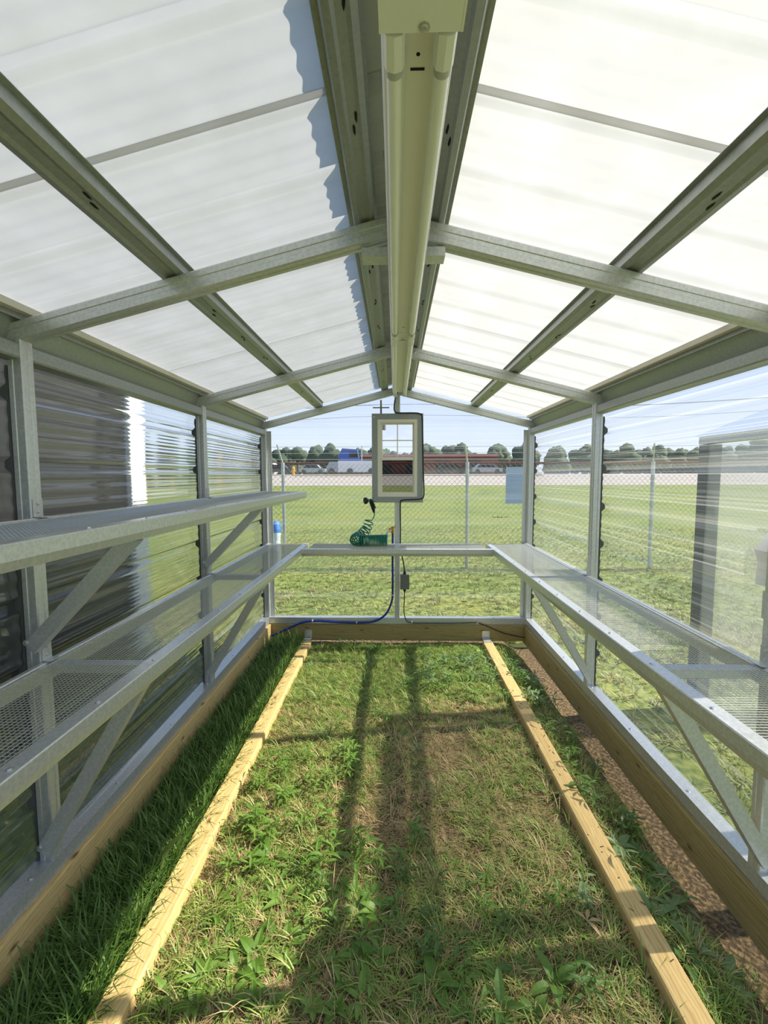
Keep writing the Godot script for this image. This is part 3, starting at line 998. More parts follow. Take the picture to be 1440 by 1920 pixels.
# ------------------------------------------------------------------ hose, pipe, cable, box
func smooth(pts: Array, step := 8) -> Array:
	var out := []
	for i in pts.size() - 1:
		var p0: Vector3 = pts[maxi(i - 1, 0)]
		var p1: Vector3 = pts[i]
		var p2: Vector3 = pts[i + 1]
		var p3: Vector3 = pts[mini(i + 2, pts.size() - 1)]
		for k in step:
			out.append(p1.cubic_interpolate(p2, p0, p3, float(k) / step))
	out.append(pts[-1])
	return out

func build_services() -> void:
	# coiled hose with its spray gun
	var hz := -4.0
	var o := thing("coiled_hose", "teal coiled garden hose with black spray gun on the end bench", "hose", Vector3(-0.22, BENCH, hz))
	var axis := smooth([Vector3(-0.082, 0.988, hz), Vector3(-0.16, 0.986, hz + 0.004), Vector3(-0.24, 0.983, hz + 0.012), Vector3(-0.315, 0.984, hz + 0.02), Vector3(-0.365, 0.988, hz - 0.005), Vector3(-0.345, 1.005, hz - 0.05), Vector3(-0.305, 1.035, hz - 0.06), Vector3(-0.275, 1.075, hz - 0.05), Vector3(-0.252, 1.12, hz - 0.045), Vector3(-0.243, 1.16, hz - 0.045)], 40)
	var turns := 0.0
	var pts := []
	var last := Vector3.UP
	var total := 0.0
	for i in axis.size() - 1:
		total += axis[i].distance_to(axis[i + 1])
	var run := 0.0
	for i in axis.size():
		var dir: Vector3 = (axis[mini(i + 1, axis.size() - 1)] - axis[maxi(i - 1, 0)]).normalized()
		last = (last - dir * last.dot(dir)).normalized()
		var sd := dir.cross(last)
		var f := run / total
		var pitch := 0.0135 if f < 0.62 else lerpf(0.0135, 0.042, (f - 0.62) / 0.38)
		var rr := 0.047 if f < 0.8 else lerpf(0.047, 0.036, (f - 0.8) / 0.2)
		var seg: float = axis[i].distance_to(axis[mini(i + 1, axis.size() - 1)])
		var sub := 6
		for k in sub:
			var c: Vector3 = axis[i].lerp(axis[mini(i + 1, axis.size() - 1)], float(k) / sub)
			var an := TAU * (turns + seg / pitch * k / sub)
			pts.append(c + (last * cos(an) + sd * sin(an)) * rr)
		turns += seg / pitch
		run += seg
	# thin out to an even spacing
	var even := [pts[0]]
	for q in pts:
		if even[-1].distance_to(q) > 0.012:
			even.append(q)
	even.append(Vector3(-0.222, 1.155, hz - 0.03))
	even.append(Vector3(-0.2, 1.19, hz - 0.03))
	even.append(Vector3(-0.198, 1.22, hz - 0.035))
	even.append(Vector3(-0.2, 1.235, hz - 0.035))
	var mb := MB.new()
	mb.tube(even, 0.0052, 6)
	part("coil", mb, M.teal, o)
	# spray gun hung on the window surround
	var gun := Node3D.new()
	mb = MB.new()
	var gz := hz - 0.035
	mb.tube([Vector3(-0.2, 1.225, gz), Vector3(-0.205, 1.25, gz), Vector3(-0.213, 1.28, gz), Vector3(-0.226, 1.32, gz), Vector3(-0.235, 1.345, gz)], [0.008, 0.014, 0.016, 0.017, 0.015], 10)
	var g := part("spray_gun", mb, M.black, o)
	mb = MB.new()
	var hd := Vector3(-0.9, -0.1, 0.42).normalized()
	mb.lathe([Vector2(0, -0.012), Vector2(0.022, -0.01), Vector2(0.03, 0.0), Vector2(0.03, 0.016), Vector2(0.024, 0.02), Vector2(0, 0.021)], Vector3(-0.268, 1.333, gz + 0.012), hd, 16)
	part("spray_head", mb, M.black, g)
	mb = MB.new()
	mb.lathe([Vector2(0, -0.01), Vector2(0.014, -0.01), Vector2(0.014, 0.01), Vector2(0, 0.01)], Vector3(-0.244, 1.335, gz + 0.002), hd, 12)
	part("collar", mb, M.aqua, g)
	mb = MB.new()
	mb.tube([Vector3(-0.215, 1.33, gz + 0.012), Vector3(-0.2, 1.3, gz + 0.02), Vector3(-0.186, 1.265, gz + 0.022)], [0.006, 0.007, 0.006], 6)
	part("trigger", mb, M.black, g)
	# hook wire
	mb = MB.new()
	mb.tube([Vector3(-0.222, 1.39, gz - 0.02), Vector3(-0.224, 1.35, gz)], 0.002, 5)
	part("hook", mb, M.bolt, g)
	mb = MB.new()
	mb.tube(smooth([Vector3(-0.085, 1.03, hz), Vector3(-0.083, 1.052, hz - 0.01), Vector3(-0.066, 1.066, hz - 0.02), Vector3(-0.045, 1.066, hz - 0.03)], 4), 0.0095, 8)
	part("elbow_fitting", mb, M.light_grey, o)
	# blue supply pipe
	var pz := -D3 + 0.022
	o = thing("water_pipe", "blue plastic water pipe running down the end wall to the left corner", "pipe", Vector3(-0.4, 0.1, -D3))
	mb = MB.new()
	mb.tube(smooth([Vector3(-0.036, 1.045, pz), Vector3(-0.037, 0.8, pz), Vector3(-0.037, 0.52, pz), Vector3(-0.045, 0.4, pz), Vector3(-0.1, 0.28, pz), Vector3(-0.2, 0.212, pz), Vector3(-0.33, 0.197, pz), Vector3(-0.55, 0.2, pz), Vector3(-0.75, 0.21, pz), Vector3(-0.88, 0.195, pz), Vector3(-1.0, 0.145, pz + 0.01), Vector3(-1.13, 0.09, pz + 0.02), Vector3(-1.19, 0.07, pz + 0.02)], 7), 0.0095, 10)
	part("pipe", mb, M.pipe, o)
	mb = MB.new()
	mb.lathe([Vector2(0, -0.03), Vector2(0.014, -0.028), Vector2(0.014, -0.01), Vector2(0.011, -0.008), Vector2(0.011, 0.012), Vector2(0.015, 0.014), Vector2(0.015, 0.026), Vector2(0, 0.027)], Vector3(-0.036, 1.06, pz), Vector3.UP, 10)
	mb.lathe([Vector2(0.009, 0), Vector2(0.009, 0.03), Vector2(0.013, 0.032), Vector2(0.013, 0.042), Vector2(0, 0.043)], Vector3(-0.03, 1.07, pz), Vector3(-1, 0, 0.6).normalized(), 10)
	mb.box(Vector3(-0.028, 1.09, pz + 0.012), Vector3(0.04, 0.006, 0.012))
	part("brass_valve", mb, M.brass, o)
	for q in [Vector3(-0.37, 0.198, pz + 0.006), Vector3(-0.78, 0.21, pz + 0.006), Vector3(-0.037, 0.46, pz + 0.006)]:
		mb = MB.new()
		mb.lathe([Vector2(0.012, -0.006), Vector2(0.0135, -0.004), Vector2(0.0135, 0.004), Vector2(0.012, 0.006)], q - Vector3(0, 0, 0.006), Vector3.RIGHT if q.y < 0.4 else Vector3.UP, 10)
		part("pipe_clip", mb, M.light_grey, o)
	# switch box with its cables
	o = thing("junction_box", "grey electrical switch box on the centre post below the bench", "electrical box", Vector3(0.073, 0.52, -D3))
	mb = MB.new()
	mb.prism(bevel_board(0.078, 0.13, 0.004), Vector3(0.073, 0.587, -D3 + 0.002), Vector3(0.073, 0.587, -D3 + 0.05), Vector3.RIGHT, Vector3.UP)
	part("box_body", mb, M.grey, o)
	mb = MB.new()
	mb.prism(bevel_board(0.084, 0.136, 0.005), Vector3(0.073, 0.587, -D3 + 0.05), Vector3(0.073, 0.587, -D3 + 0.056), Vector3.RIGHT, Vector3.UP)
	part("cover_plate", mb, M.grey, o)
	for q in [[0.655, 0.685], [0.519, 0.492]]:
		mb = MB.new()
		mb.tube([Vector3(0.073, q[0], -D3 + 0.028), Vector3(0.073, q[1], -D3 + 0.028)], [0.015, 0.01], 8)
		part("cable_gland", mb, M.black, o)
	var wz := -D3 + 0.03
	o = thing("power_cord", "black cord from the strip light round the window to the switch box", "cord", Vector3(0.2, 0.68, -D3 + 0.03))
	mb = MB.new()
	mb.tube(smooth([Vector3(0.015, 2.2, -3.56), Vector3(-0.005, 2.2, -3.75), Vector3(-0.012, 2.22, -4.05), Vector3(-0.018, 2.2, wz), Vector3(-0.022, 2.14, wz), Vector3(-0.005, 2.11, wz + 0.01), Vector3(0.05, 2.106, wz + 0.01), Vector3(0.14, 2.106, wz + 0.01), Vector3(0.2, 2.1, wz + 0.01), Vector3(0.226, 2.07, wz + 0.012), Vector3(0.232, 1.9, wz + 0.012), Vector3(0.238, 1.6, wz + 0.012), Vector3(0.245, 1.42, wz + 0.012), Vector3(0.24, 1.36, wz + 0.012), Vector3(0.215, 1.342, wz + 0.012), Vector3(0.12, 1.336, wz + 0.012), Vector3(0.05, 1.33, wz + 0.012), Vector3(0.034, 1.3, wz), Vector3(0.0345, 1.1, wz - 0.015), Vector3(0.035, 0.93, wz - 0.015), Vector3(0.045, 0.84, wz - 0.012), Vector3(0.062, 0.76, wz), Vector3(0.073, 0.68, -D3 + 0.028)], 6), 0.0058, 7)
	part("cord", mb, M.cable, o)
	o = thing("supply_cable", "thin black cable from the switch box along the base rail to the right corner", "cable", Vector3(0.6, 0.1, -D3 + 0.02))
	mb = MB.new()
	mb.tube(smooth([Vector3(0.073, 0.5, -D3 + 0.028), Vector3(0.07, 0.4, -D3 + 0.02), Vector3(0.068, 0.3, -D3 + 0.02), Vector3(0.085, 0.23, -D3 + 0.02), Vector3(0.13, 0.198, -D3 + 0.02), Vector3(0.3, 0.195, -D3 + 0.02), Vector3(0.55, 0.196, -D3 + 0.02), Vector3(0.74, 0.198, -D3 + 0.02), Vector3(0.83, 0.172, -D3 + 0.025), Vector3(0.95, 0.12, -D3 + 0.03), Vector3(1.08, 0.085, -D3 + 0.035), Vector3(1.175, 0.07, -D3 + 0.04)], 6), 0.0045, 6)
	part("cable", mb, M.cable, o)
	for q in [Vector3(0.74, 0.203, -D3 + 0.022), Vector3(0.14, 0.203, -D3 + 0.022)]:
		mb = MB.new()
		mb.box(q, Vector3(0.012, 0.014, 0.012))
		part("cable_clip", mb, M.light_grey, o)

# ------------------------------------------------------------------ fence and things near it
func build_fence() -> void:
	var d := 7.6
	var o := thing("chain_link_fence", "galvanised chain link fence with angled barbed wire arms beyond the end wall", "fence", Vector3(0, 0, -d))
	for x in [-8.0, -4.93, -1.87, 1.185, 4.2, 7.25]:
		var mb := MB.new()
		mb.tube([Vector3(x, -0.1, -d), Vector3(x - 0.01, 1.77, -d)], 0.03, 10)
		part("fence_post", mb, M.steel, o)
		mb = MB.new()
		mb.tube([Vector3(x - 0.01, 1.75, -d), Vector3(x - 0.07, 2.06, -d + 0.12)], 0.014, 6)
		part("barb_arm", mb, M.steel, o)
	var mb := MB.new()
	var r := 0.0018
	var sq := PackedVector2Array([Vector2(-r, 0), Vector2(0, -r), Vector2(r, 0), Vector2(0, r)])
	var h := 1.7
	var x := -8.0 - h
	while x < 7.25:
		for s in [1.0, -1.0]:
			var x0 := x if s > 0 else x + h
			var x1 := x + h if s > 0 else x
			var a := Vector3(x0, 0.05, -d)
			var b := Vector3(x1, 0.05 + h, -d)
			if minf(x0, x1) < -8.0 or maxf(x0, x1) > 7.25:
				continue
			mb.prism(sq, a, b, Vector3(s * 0.7071, -0.7071, 0), Vector3.BACK, false)
		x += 0.085
	var ms := part("chain_link", mb, M.link, o)
	ms.set_meta("kind", "stuff")
	for k in 3:
		mb = MB.new()
		mb.tube([Vector3(-8, 1.82 + 0.1 * k, -d + 0.04 * k), Vector3(7.25, 1.82 + 0.1 * k, -d + 0.04 * k)], 0.0035, 4)
		part("barbed_wire", mb, M.steel, o)
	# sign board hung on the fence
	var sg := thing("fence_sign", "plain pale blue-grey sign board hung on the chain link fence", "sign", Vector3(1.98, 1.1, -d + 0.03))
	mb = MB.new()
	mb.box(Vector3(1.98, 1.39, -d + 0.035), Vector3(0.36, 0.6, 0.004))
	part("board", mb, mat(Color(0.66, 0.73, 0.83), 0.6), sg)
	# bag leaning on the post
	var bg := thing("plastic_sack", "blue and white plastic sack slumped against the fence post", "bag", Vector3(-1.93, 0.0, -d + 0.24))
	mb = MB.new()
	mb.lathe([Vector2(0, 0), Vector2(0.06, 0.02), Vector2(0.055, 0.15), Vector2(0.075, 0.3), Vector2(0.065, 0.48), Vector2(0.08, 0.6)], Vector3(-1.935, 0.02, -d + 0.24), Vector3(-0.05, 1, -0.12).normalized(), 7)
	part("sack", mb, mat(Color(0.85, 0.9, 0.92), 0.5), bg)
	mb = MB.new()
	mb.lathe([Vector2(0.075, 0.57), Vector2(0.085, 0.66), Vector2(0.078, 0.74), Vector2(0.05, 0.79), Vector2(0, 0.8)], Vector3(-1.935, 0.02, -d + 0.24), Vector3(-0.05, 1, -0.12).normalized(), 7)
	part("sack_neck", mb, mat(Color(0.3, 0.52, 0.85), 0.5), bg)

# ------------------------------------------------------------------ shed on the left, second greenhouse on the right
func build_neighbours() -> void:
	var o := thing("garden_shed", "dark shed with a white corner board close to the left wall", "shed", Vector3(-3.4, 0, -1.5))
	var dark := mat(Color(0.07, 0.068, 0.062), 0.6)
	var trim := mat(Color(0.93, 0.93, 0.92), 0.6)
	var mb := MB.new()
	mb.box(Vector3(-3.6, 1.3, -1.4), Vector3(2.6, 2.7, 5.06))
	part("shed_body", mb, dark, o)
	for k in 14:
		mb = MB.new()
		var y := 0.02 + k * 0.19
		mb.prism(PackedVector2Array([Vector2(0, 0), Vector2(0.014, 0), Vector2(0.008, 0.19), Vector2(0, 0.19)]), Vector3(-2.3, y, 1.1), Vector3(-2.3, y, -3.83), Vector3.RIGHT, Vector3.UP)
		part("siding_board", mb, dark, o)
	mb = MB.new()
	mb.box(Vector3(-2.272, 1.32, -3.94), Vector3(0.055, 2.72, 0.22))
	part("corner_board", mb, trim, o)
	mb = MB.new()
	mb.prism(PackedVector2Array([Vector2(-1.55, 2.62), Vector2(0, 3.35), Vector2(1.55, 2.62), Vector2(1.55, 2.68), Vector2(0, 3.42), Vector2(-1.55, 2.68)]), Vector3(-3.6, 0, 1.35), Vector3(-3.6, 0, -4.1), Vector3.RIGHT, Vector3.UP)
	part("shed_roof", mb, mat(Color(0.3, 0.3, 0.3), 0.9), o)
	# second greenhouse
	o = thing("greenhouse", "neighbouring hazy plastic greenhouse with a dark corner post beyond the right wall", "greenhouse", Vector3(2.9, 0, -1.0))
	var hz: StandardMaterial3D = M.clear2.duplicate()
	hz.albedo_color = Color(0.9, 0.92, 0.92, 0.08)
	hz.backlight = Color.WHITE * 0.2
	mb = MB.new()
	mb.box(Vector3(2.03, 0.7, -1.0), Vector3(0.004, 1.5, 4.2))
	part("lower_sheet", mb, hz, o)
	mb = MB.new()
	mb.box(Vector3(2.03, 1.6, -1.0), Vector3(0.004, 0.3, 4.2))
	part("upper_sheet", mb, M.clear1, o)
	mb = MB.new()
	mb.prism(PackedVector2Array([Vector2(2.05, -0.05), Vector2(4.0, -0.05), Vector2(4.0, 1.74), Vector2(3.02, 2.14), Vector2(2.05, 1.74)]), Vector3(0, 0, -3.1), Vector3(0, 0, -3.104), Vector3.RIGHT, Vector3.UP)
	part("gable_sheet", mb, M.clear1, o)
	var gm: Material = mat(Color(0.3, 0.33, 0.35), 0.5, 0.3)
	for z in [-3.1, -1.7, -0.3, 1.1]:
		mb = MB.new()
		mb.box(Vector3(2.07, 0.85, z), Vector3(0.09, 1.8, 0.09))
		part("corner_post" if z < -3 else "post", mb, gm if z < -3 else M.steel, o)
	mb = MB.new()
	mb.box(Vector3(2.06, 1.78, -1.0), Vector3(0.07, 0.05, 4.3))
	part("eave_rail", mb, M.steel, o)
	for s in [-1, 1]:
		mb = MB.new()
		mb.prism(PackedVector2Array([Vector2(3.02, 2.2), Vector2(3.02 + 1.02 * s, 1.805), Vector2(3.02 + 1.02 * s, 1.81), Vector2(3.02, 2.206)]), Vector3(0, 0, 1.2), Vector3(0, 0, -3.16), Vector3.RIGHT, Vector3.UP)
		part("roof_sheet", mb, hz, o)
	# white vent hood on the outside of the right wall
	o = thing("vent_hood", "white metal vent hood fixed outside the right wall near the post", "vent", Vector3(1.35, 1.1, -1.6))
	mb = MB.new()
	mb.prism(PackedVector2Array([Vector2(0, 1.285), Vector2(0.014, 1.245), Vector2(0.012, 1.16), Vector2(0.2, 1.12), Vector2(0.25, 1.12), Vector2(0.25, 1.56), Vector2(0.2, 1.55)]), Vector3(1.275, 0, -1.35), Vector3(1.275, 0, -1.66), Vector3.RIGHT, Vector3.UP)
	part("hood", mb, M.white, o)
	mb = MB.new()
	mb.box(Vector3(1.36, 1.09, -1.56), Vector3(0.12, 0.1, 0.16))
	part("duct", mb, M.light_grey, o)

# ------------------------------------------------------------------ far background
func car(o: Node3D, x: float, y: float, d: float, l: float, body: Material, tall := 0.0) -> void:
	var mb := MB.new()
	mb.prism(PackedVector2Array([Vector2(-l / 2, 0.35), Vector2(l / 2, 0.35), Vector2(l / 2, 0.85), Vector2(l * 0.3, 0.95), Vector2(l * 0.18, 1.45 + tall), Vector2(-l * 0.28, 1.45 + tall), Vector2(-l * 0.4, 0.98 + tall), Vector2(-l / 2, 0.9 + tall)]), Vector3(x, y, -d + 0.85), Vector3(x, y, -d - 0.85), Vector3.RIGHT, Vector3.UP)
	part("car_body", mb, body, o)
	mb = MB.new()
	mb.prism(PackedVector2Array([Vector2(l * 0.27, 0.96), Vector2(l * 0.17, 1.38), Vector2(-l * 0.25, 1.38), Vector2(-l * 0.34, 0.98)]), Vector3(x, y, -d + 0.87), Vector3(x, y, -d + 0.855), Vector3.RIGHT, Vector3.UP)
	part("side_window", mb, M.black, o)
	for k in [-0.32, 0.32]:
		mb = MB.new()
		mb.lathe([Vector2(0, 0), Vector2(0.36, 0.0), Vector2(0.36, 0.2), Vector2(0.15, 0.22), Vector2(0, 0.22)], Vector3(x + l * k, y + 0.36, -d + 0.68), Vector3.BACK, 14)
		part("wheel", mb, M.black, o)

func build_background() -> void:
	var y := 1.75
	var paint := {"white": mat(Color(0.86, 0.87, 0.88), 0.4), "silver": mat(Color(0.62, 0.65, 0.68), 0.35, 0.3), "dark": mat(Color(0.12, 0.13, 0.15), 0.3), "blue": mat(Color(0.16, 0.33, 0.68), 0.35), "yellow": mat(Color(0.85, 0.62, 0.12), 0.5), "rust": mat(Color(0.33, 0.17, 0.14), 0.85), "green": mat(Color(0.28, 0.5, 0.25), 0.6), "brown": mat(Color(0.45, 0.28, 0.24), 0.85)}
	# vehicles parked along the far side of the road
	var o := thing("parked_truck", "long white box truck parked beyond the road, left of the window", "truck", Vector3(-6.4, y, -70))
	var mb := MB.new()
	mb.box(Vector3(-5.6, y + 1.2, -70), Vector3(6.0, 1.7, 2.2))
	part("cargo_box", mb, paint.white, o)
	mb = MB.new()
	mb.prism(PackedVector2Array([Vector2(-1, 0.4), Vector2(0.9, 0.4), Vector2(0.9, 1.9), Vector2(-0.4, 1.9), Vector2(-0.9, 1.1)]), Vector3(-9.5, y, -69), Vector3(-9.5, y, -71), Vector3.RIGHT, Vector3.UP)
	part("cab", mb, paint.silver, o)
	for x in [-9.6, -6.8, -3.6]:
		mb = MB.new()
		mb.lathe([Vector2(0, 0), Vector2(0.45, 0), Vector2(0.45, 0.25), Vector2(0, 0.26)], Vector3(x, y + 0.45, -68.95), Vector3.BACK, 14)
		part("wheel", mb, M.black, o)
	var cars := [[-17.2, "dark", 3.9, "dark car parked beyond the road, nearest the fence post with the sack"], [-12.2, "silver", 3.8, "silver car parked between the dark car and the white box truck"], [8.2, "dark", 4.5, "black car parked beyond the road, right of the window"], [13.4, "silver", 4.4, "grey car parked beyond the road behind the right fence post"]]
	for c in cars:
		o = thing("parked_car", c[3], "car", Vector3(c[0], y, -68))
		car(o, c[0], y, 68.0, c[2], paint[c[1]])
	o = thing("truck_cab", "bright blue truck cab standing behind the parked white truck", "truck", Vector3(-7.3, y, -78))
	mb = MB.new()
	mb.prism(PackedVector2Array([Vector2(-2.2, 0.8), Vector2(2.2, 0.8), Vector2(2.2, 2.4), Vector2(1.2, 2.5), Vector2(0.9, 4.2), Vector2(-1.6, 4.4), Vector2(-2.2, 3.2)]), Vector3(-7.3, y, -77), Vector3(-7.3, y, -79), Vector3.RIGHT, Vector3.UP)
	part("cab", mb, paint.blue, o)
	mb = MB.new()
	mb.box(Vector3(-7.0, y + 3.3, -76.97), Vector3(1.4, 0.8, 0.06))
	part("side_window", mb, M.black, o)
	mb = MB.new()
	mb.tube([Vector3(-5.6, y + 1.0, -77), Vector3(-5.6, y + 4.8, -77)], 0.1, 8)
	part("exhaust_stack", mb, M.bolt, o)
	mb = MB.new()
	mb.box(Vector3(-7.3, y + 0.45, -77.5), Vector3(3.8, 0.9, 1.6))
	part("chassis", mb, M.black, o)
	o = thing("storage_tank", "white boxy storage tank beyond the road at the far left", "tank", Vector3(-19.3, y, -70))
	mb = MB.new()
	mb.prism(bevel_board(2.0, 1.7, 0.2), Vector3(-19.3, y + 0.9, -69), Vector3(-19.3, y + 0.9, -71), Vector3.RIGHT, Vector3.UP)
	part("tank_body", mb, paint.white, o)
	mb = MB.new()
	mb.lathe([Vector2(0.35, 0), Vector2(0.35, 0.15), Vector2(0, 0.2)], Vector3(-19.3, y + 1.75, -70), Vector3.UP, 12)
	part("tank_lid", mb, M.grey, o)
	for q in [[-14.7, 66.0, "small yellow fire hydrant standing beside the road"], [-30.5, 62.0, "yellow post standing at the road edge seen through the left wall"], [-24.0, 62.0, "yellow post beside the green skip seen through the left wall"]]:
		o = thing("yellow_post", q[2], "post", Vector3(q[0], y - 0.05, -q[1]))
		mb = MB.new()
		mb.lathe([Vector2(0.28, 0), Vector2(0.28, 0.1), Vector2(0.2, 0.14), Vector2(0.2, 0.9), Vector2(0.26, 0.95), Vector2(0.2, 1.2), Vector2(0, 1.35)], Vector3(q[0], y - 0.15, -q[1]), Vector3.UP, 10)
		mb.tube([Vector3(q[0] - 0.35, y + 0.5, -q[1]), Vector3(q[0] + 0.35, y + 0.5, -q[1])], 0.11, 8)
		part("barrel", mb, paint.yellow, o)
	o = thing("green_skip", "green open waste skip beyond the road seen through the left wall", "skip", Vector3(-26.5, y, -60))
	mb = MB.new()
	mb.prism(PackedVector2Array([Vector2(-1.6, 0), Vector2(1.6, 0), Vector2(2.2, 1.6), Vector2(-2.2, 1.6)]), Vector3(-27, y - 0.4, -59), Vector3(-27, y - 0.4, -61), Vector3.RIGHT, Vector3.UP)
	part("skip_body", mb, paint.green, o)
	# rusty pipe railing behind the vehicles
	o = thing("pipe_railing", "rust-red pipe railing running along the far side of the road", "railing", Vector3(0, y, -73))
	mb = MB.new()
	mb.tube([Vector3(-45, y + 1.72, -73), Vector3(60, y + 1.72, -73)], 0.2, 8)
	part("rail", mb, paint.rust, o)
	for k in 16:
		mb = MB.new()
		mb.tube([Vector3(-42 + 6.6 * k, y - 0.2, -73), Vector3(-42 + 6.6 * k, y + 1.9, -73)], 0.12, 8)
		part("railing_post", mb, paint.rust, o)
	o = thing("pipe_barrier", "low pale pipe barrier along the near edge of the road", "barrier", Vector3(0, 1.4, -63))
	mb = MB.new()
	mb.tube([Vector3(-14, 1.62, -63), Vector3(20, 1.62, -63)], 0.09, 6)
	part("rail", mb, mat(Color(0.75, 0.7, 0.6), 0.8), o)
	for k in 8:
		mb = MB.new()
		mb.tube([Vector3(-13 + 4.6 * k, 1.0, -63), Vector3(-13 + 4.6 * k, 1.6, -63)], 0.07, 6)
		part("barrier_post", mb, mat(Color(0.7, 0.66, 0.58), 0.8), o)
	# low brown barn behind the window
	o = thing("low_barn", "long low brick-brown barn with a flat roof in front of the trees", "building", Vector3(6, y, -84))
	mb = MB.new()
	mb.box(Vector3(6, y + 1.4, -84), Vector3(24, 3.0, 6))
	part("barn_wall", mb, paint.brown, o)
	mb = MB.new()
	mb.prism(PackedVector2Array([Vector2(-3.4, 2.9), Vector2(3.4, 2.9), Vector2(3.4, 3.1), Vector2(0, 3.7), Vector2(-3.4, 3.1)]), Vector3(-6.3, y, -84), Vector3(18.3, y, -84), Vector3.BACK, Vector3.UP)
	part("barn_roof", mb, paint.rust, o)
	for k in 4:
		mb = MB.new()
		mb.box(Vector3(-2 + 5.2 * k, y + 1.2, -80.97), Vector3(2.6, 2.4, 0.06))
		part("barn_door", mb, paint.dark, o)
	# utility pole and wires
	o = thing("utility_pole", "wooden utility pole with crossarm and wires above the window", "pole", Vector3(-1.9, y, -62))
	mb = MB.new()
	mb.tube([Vector3(-1.9, y - 0.5, -62), Vector3(-1.9, 11.6, -62)], [0.17, 0.12], 8)
	part("pole", mb, M.bark, o)
	mb = MB.new()
	mb.box(Vector3(-1.9, 10.6, -62), Vector3(2.2, 0.14, 0.14))
	part("crossarm", mb, M.bark, o)
	mb = MB.new()
	mb.lathe([Vector2(0, 0), Vector2(0.25, 0.05), Vector2(0.25, 0.8), Vector2(0, 0.9)], Vector3(-1.5, 7.6, -62), Vector3.UP, 10)
	part("transformer", mb, M.grey, o)
	for k in 3:
		mb = MB.new()
		var p := []
		for i in 25:
			var f := (i - 12) / 12.0
			p.append(Vector3(-1.9 + (k - 1) * 0.9 + f * 60, [10.75, 10.75, 9.3][k] - 0.9 * (1.0 - cos(f * TAU)) * 0.5 + 0.02 * i, -62 + f * 6))
		mb.tube(p, 0.016, 4)
		part("overhead_wire", mb, M.black, o)
	# tree row
	var protos := []
	for k in 4:
		var cr := MB.new()
		var r := RandomNumberGenerator.new()
		r.seed = 900 + k
		for b in 9:
			var c := Vector3(r.randf_range(-1.5, 1.5), r.randf_range(0.9, 4.4), r.randf_range(-1.1, 1.1))
			if b == 0:
				c = Vector3(0, 4.9, 0)
			var rad := r.randf_range(0.9, 1.5)
			blob(cr, c, rad, 900 + k * 20 + b)
		var tr := MB.new()
		tr.tube([Vector3(0, -0.3, 0), Vector3(0.1, 3.5, 0)], [0.28, 0.14], 7)
		protos.append([cr.mesh(), tr.mesh()])
	var names := ["round dark green tree in the row behind the road", "spreading mid-green tree in the row behind the road", "lumpy deep green tree in the row behind the road", "tall-crowned green tree in the row behind the road"]
	var r3 := RandomNumberGenerator.new()
	r3.seed = 77
	for i in 136:
		var k := i % 4
		var row := i / 34
		var x := -104.0 + (i % 34) * 6.5 + row * 2.2 + r3.randf_range(-0.3, 0.3)
		var t := thing("tree", names[k], "tree", Vector3(x, 1.72, -92.0 - row * 8.0), "trees behind the road")
		var a := MeshInstance3D.new()
		a.name = "crown"
		a.mesh = protos[k][0]
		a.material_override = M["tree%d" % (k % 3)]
		t.add_child(a)
		a.rotation.y = r3.randf() * TAU
		var s := r3.randf_range(0.75, 1.12)
		if absf(x - 27) < 3:
			s = 1.1
		a.scale = Vector3(s * 1.15, s, s)
		var b := MeshInstance3D.new()
		b.name = "trunk"
		b.mesh = protos[k][1]
		b.material_override = M.bark
		t.add_child(b)

func blob(mb: MB, c: Vector3, rad: float, sd: int, detail := 2) -> void:
	var f := FastNoiseLite.new()
	f.seed = sd
	f.frequency = 0.9
	var nu := 8 if detail < 2 else 14
	var nv := 5 if detail < 2 else 9
	var pt := func(i: int, j: int) -> Vector3:
		var th := PI * j / nv
		var ph := TAU * (i % nu) / nu
		var dir := Vector3(sin(th) * cos(ph), cos(th), sin(th) * sin(ph))
		return dir * rad * (1.0 + 0.55 * f.get_noise_3dv(dir * 2.2))
	for i in nu:
		for j in nv:
			var a: Vector3 = pt.call(i, j)
			var b: Vector3 = pt.call(i + 1, j)
			var d: Vector3 = pt.call(i + 1, j + 1)
			var e: Vector3 = pt.call(i, j + 1)
			if j > 0:
				mb.tri(c + a, c + b, c + d, a.normalized(), b.normalized(), d.normalized())
			if j < nv - 1:
				mb.tri(c + a, c + d, c + e, a.normalized(), d.normalized(), e.normalized())

# ------------------------------------------------------------------ grass
func tuft_mesh(sd: int, blades: int, h: float, lean: float, wd: float) -> ArrayMesh:
	var r := RandomNumberGenerator.new()
	r.seed = sd
	var mb := MB.new()
	for b in blades:
		var an := r.randf() * TAU
		var out := Vector3(cos(an), 0, sin(an))
		var side := Vector3(-out.z, 0, out.x)
		var l := h * r.randf_range(0.55, 1.15)
		var ln := lean * r.randf_range(0.4, 1.5)
		var base := out * r.randf_range(0.0, 0.014)
		var w := wd * r.randf_range(0.7, 1.2)
		var prev := base
		var pw := w * 0.7
		for k in 3:
			var f := (k + 1) / 3.0
			var p := base + out * (ln * f * f * l) + Vector3.UP * (l * f * (1.0 - 0.35 * ln * f))
			var cw: float = w * [1.0, 0.75, 0.0][k]
			var nn := (Vector3.UP * 0.5 + out * -0.3 + side * 0.1).normalized()
			nn = (p - prev).cross(side).normalized()
			if nn.y < 0:
				nn = -nn
			mb.tri(prev - side * pw, prev + side * pw, p + side * cw, nn, nn, nn)
			if cw > 0:
				mb.tri(prev - side * pw, p + side * cw, p - side * cw, nn, nn, nn)
			prev = p
			pw = cw
	return mb.mesh()

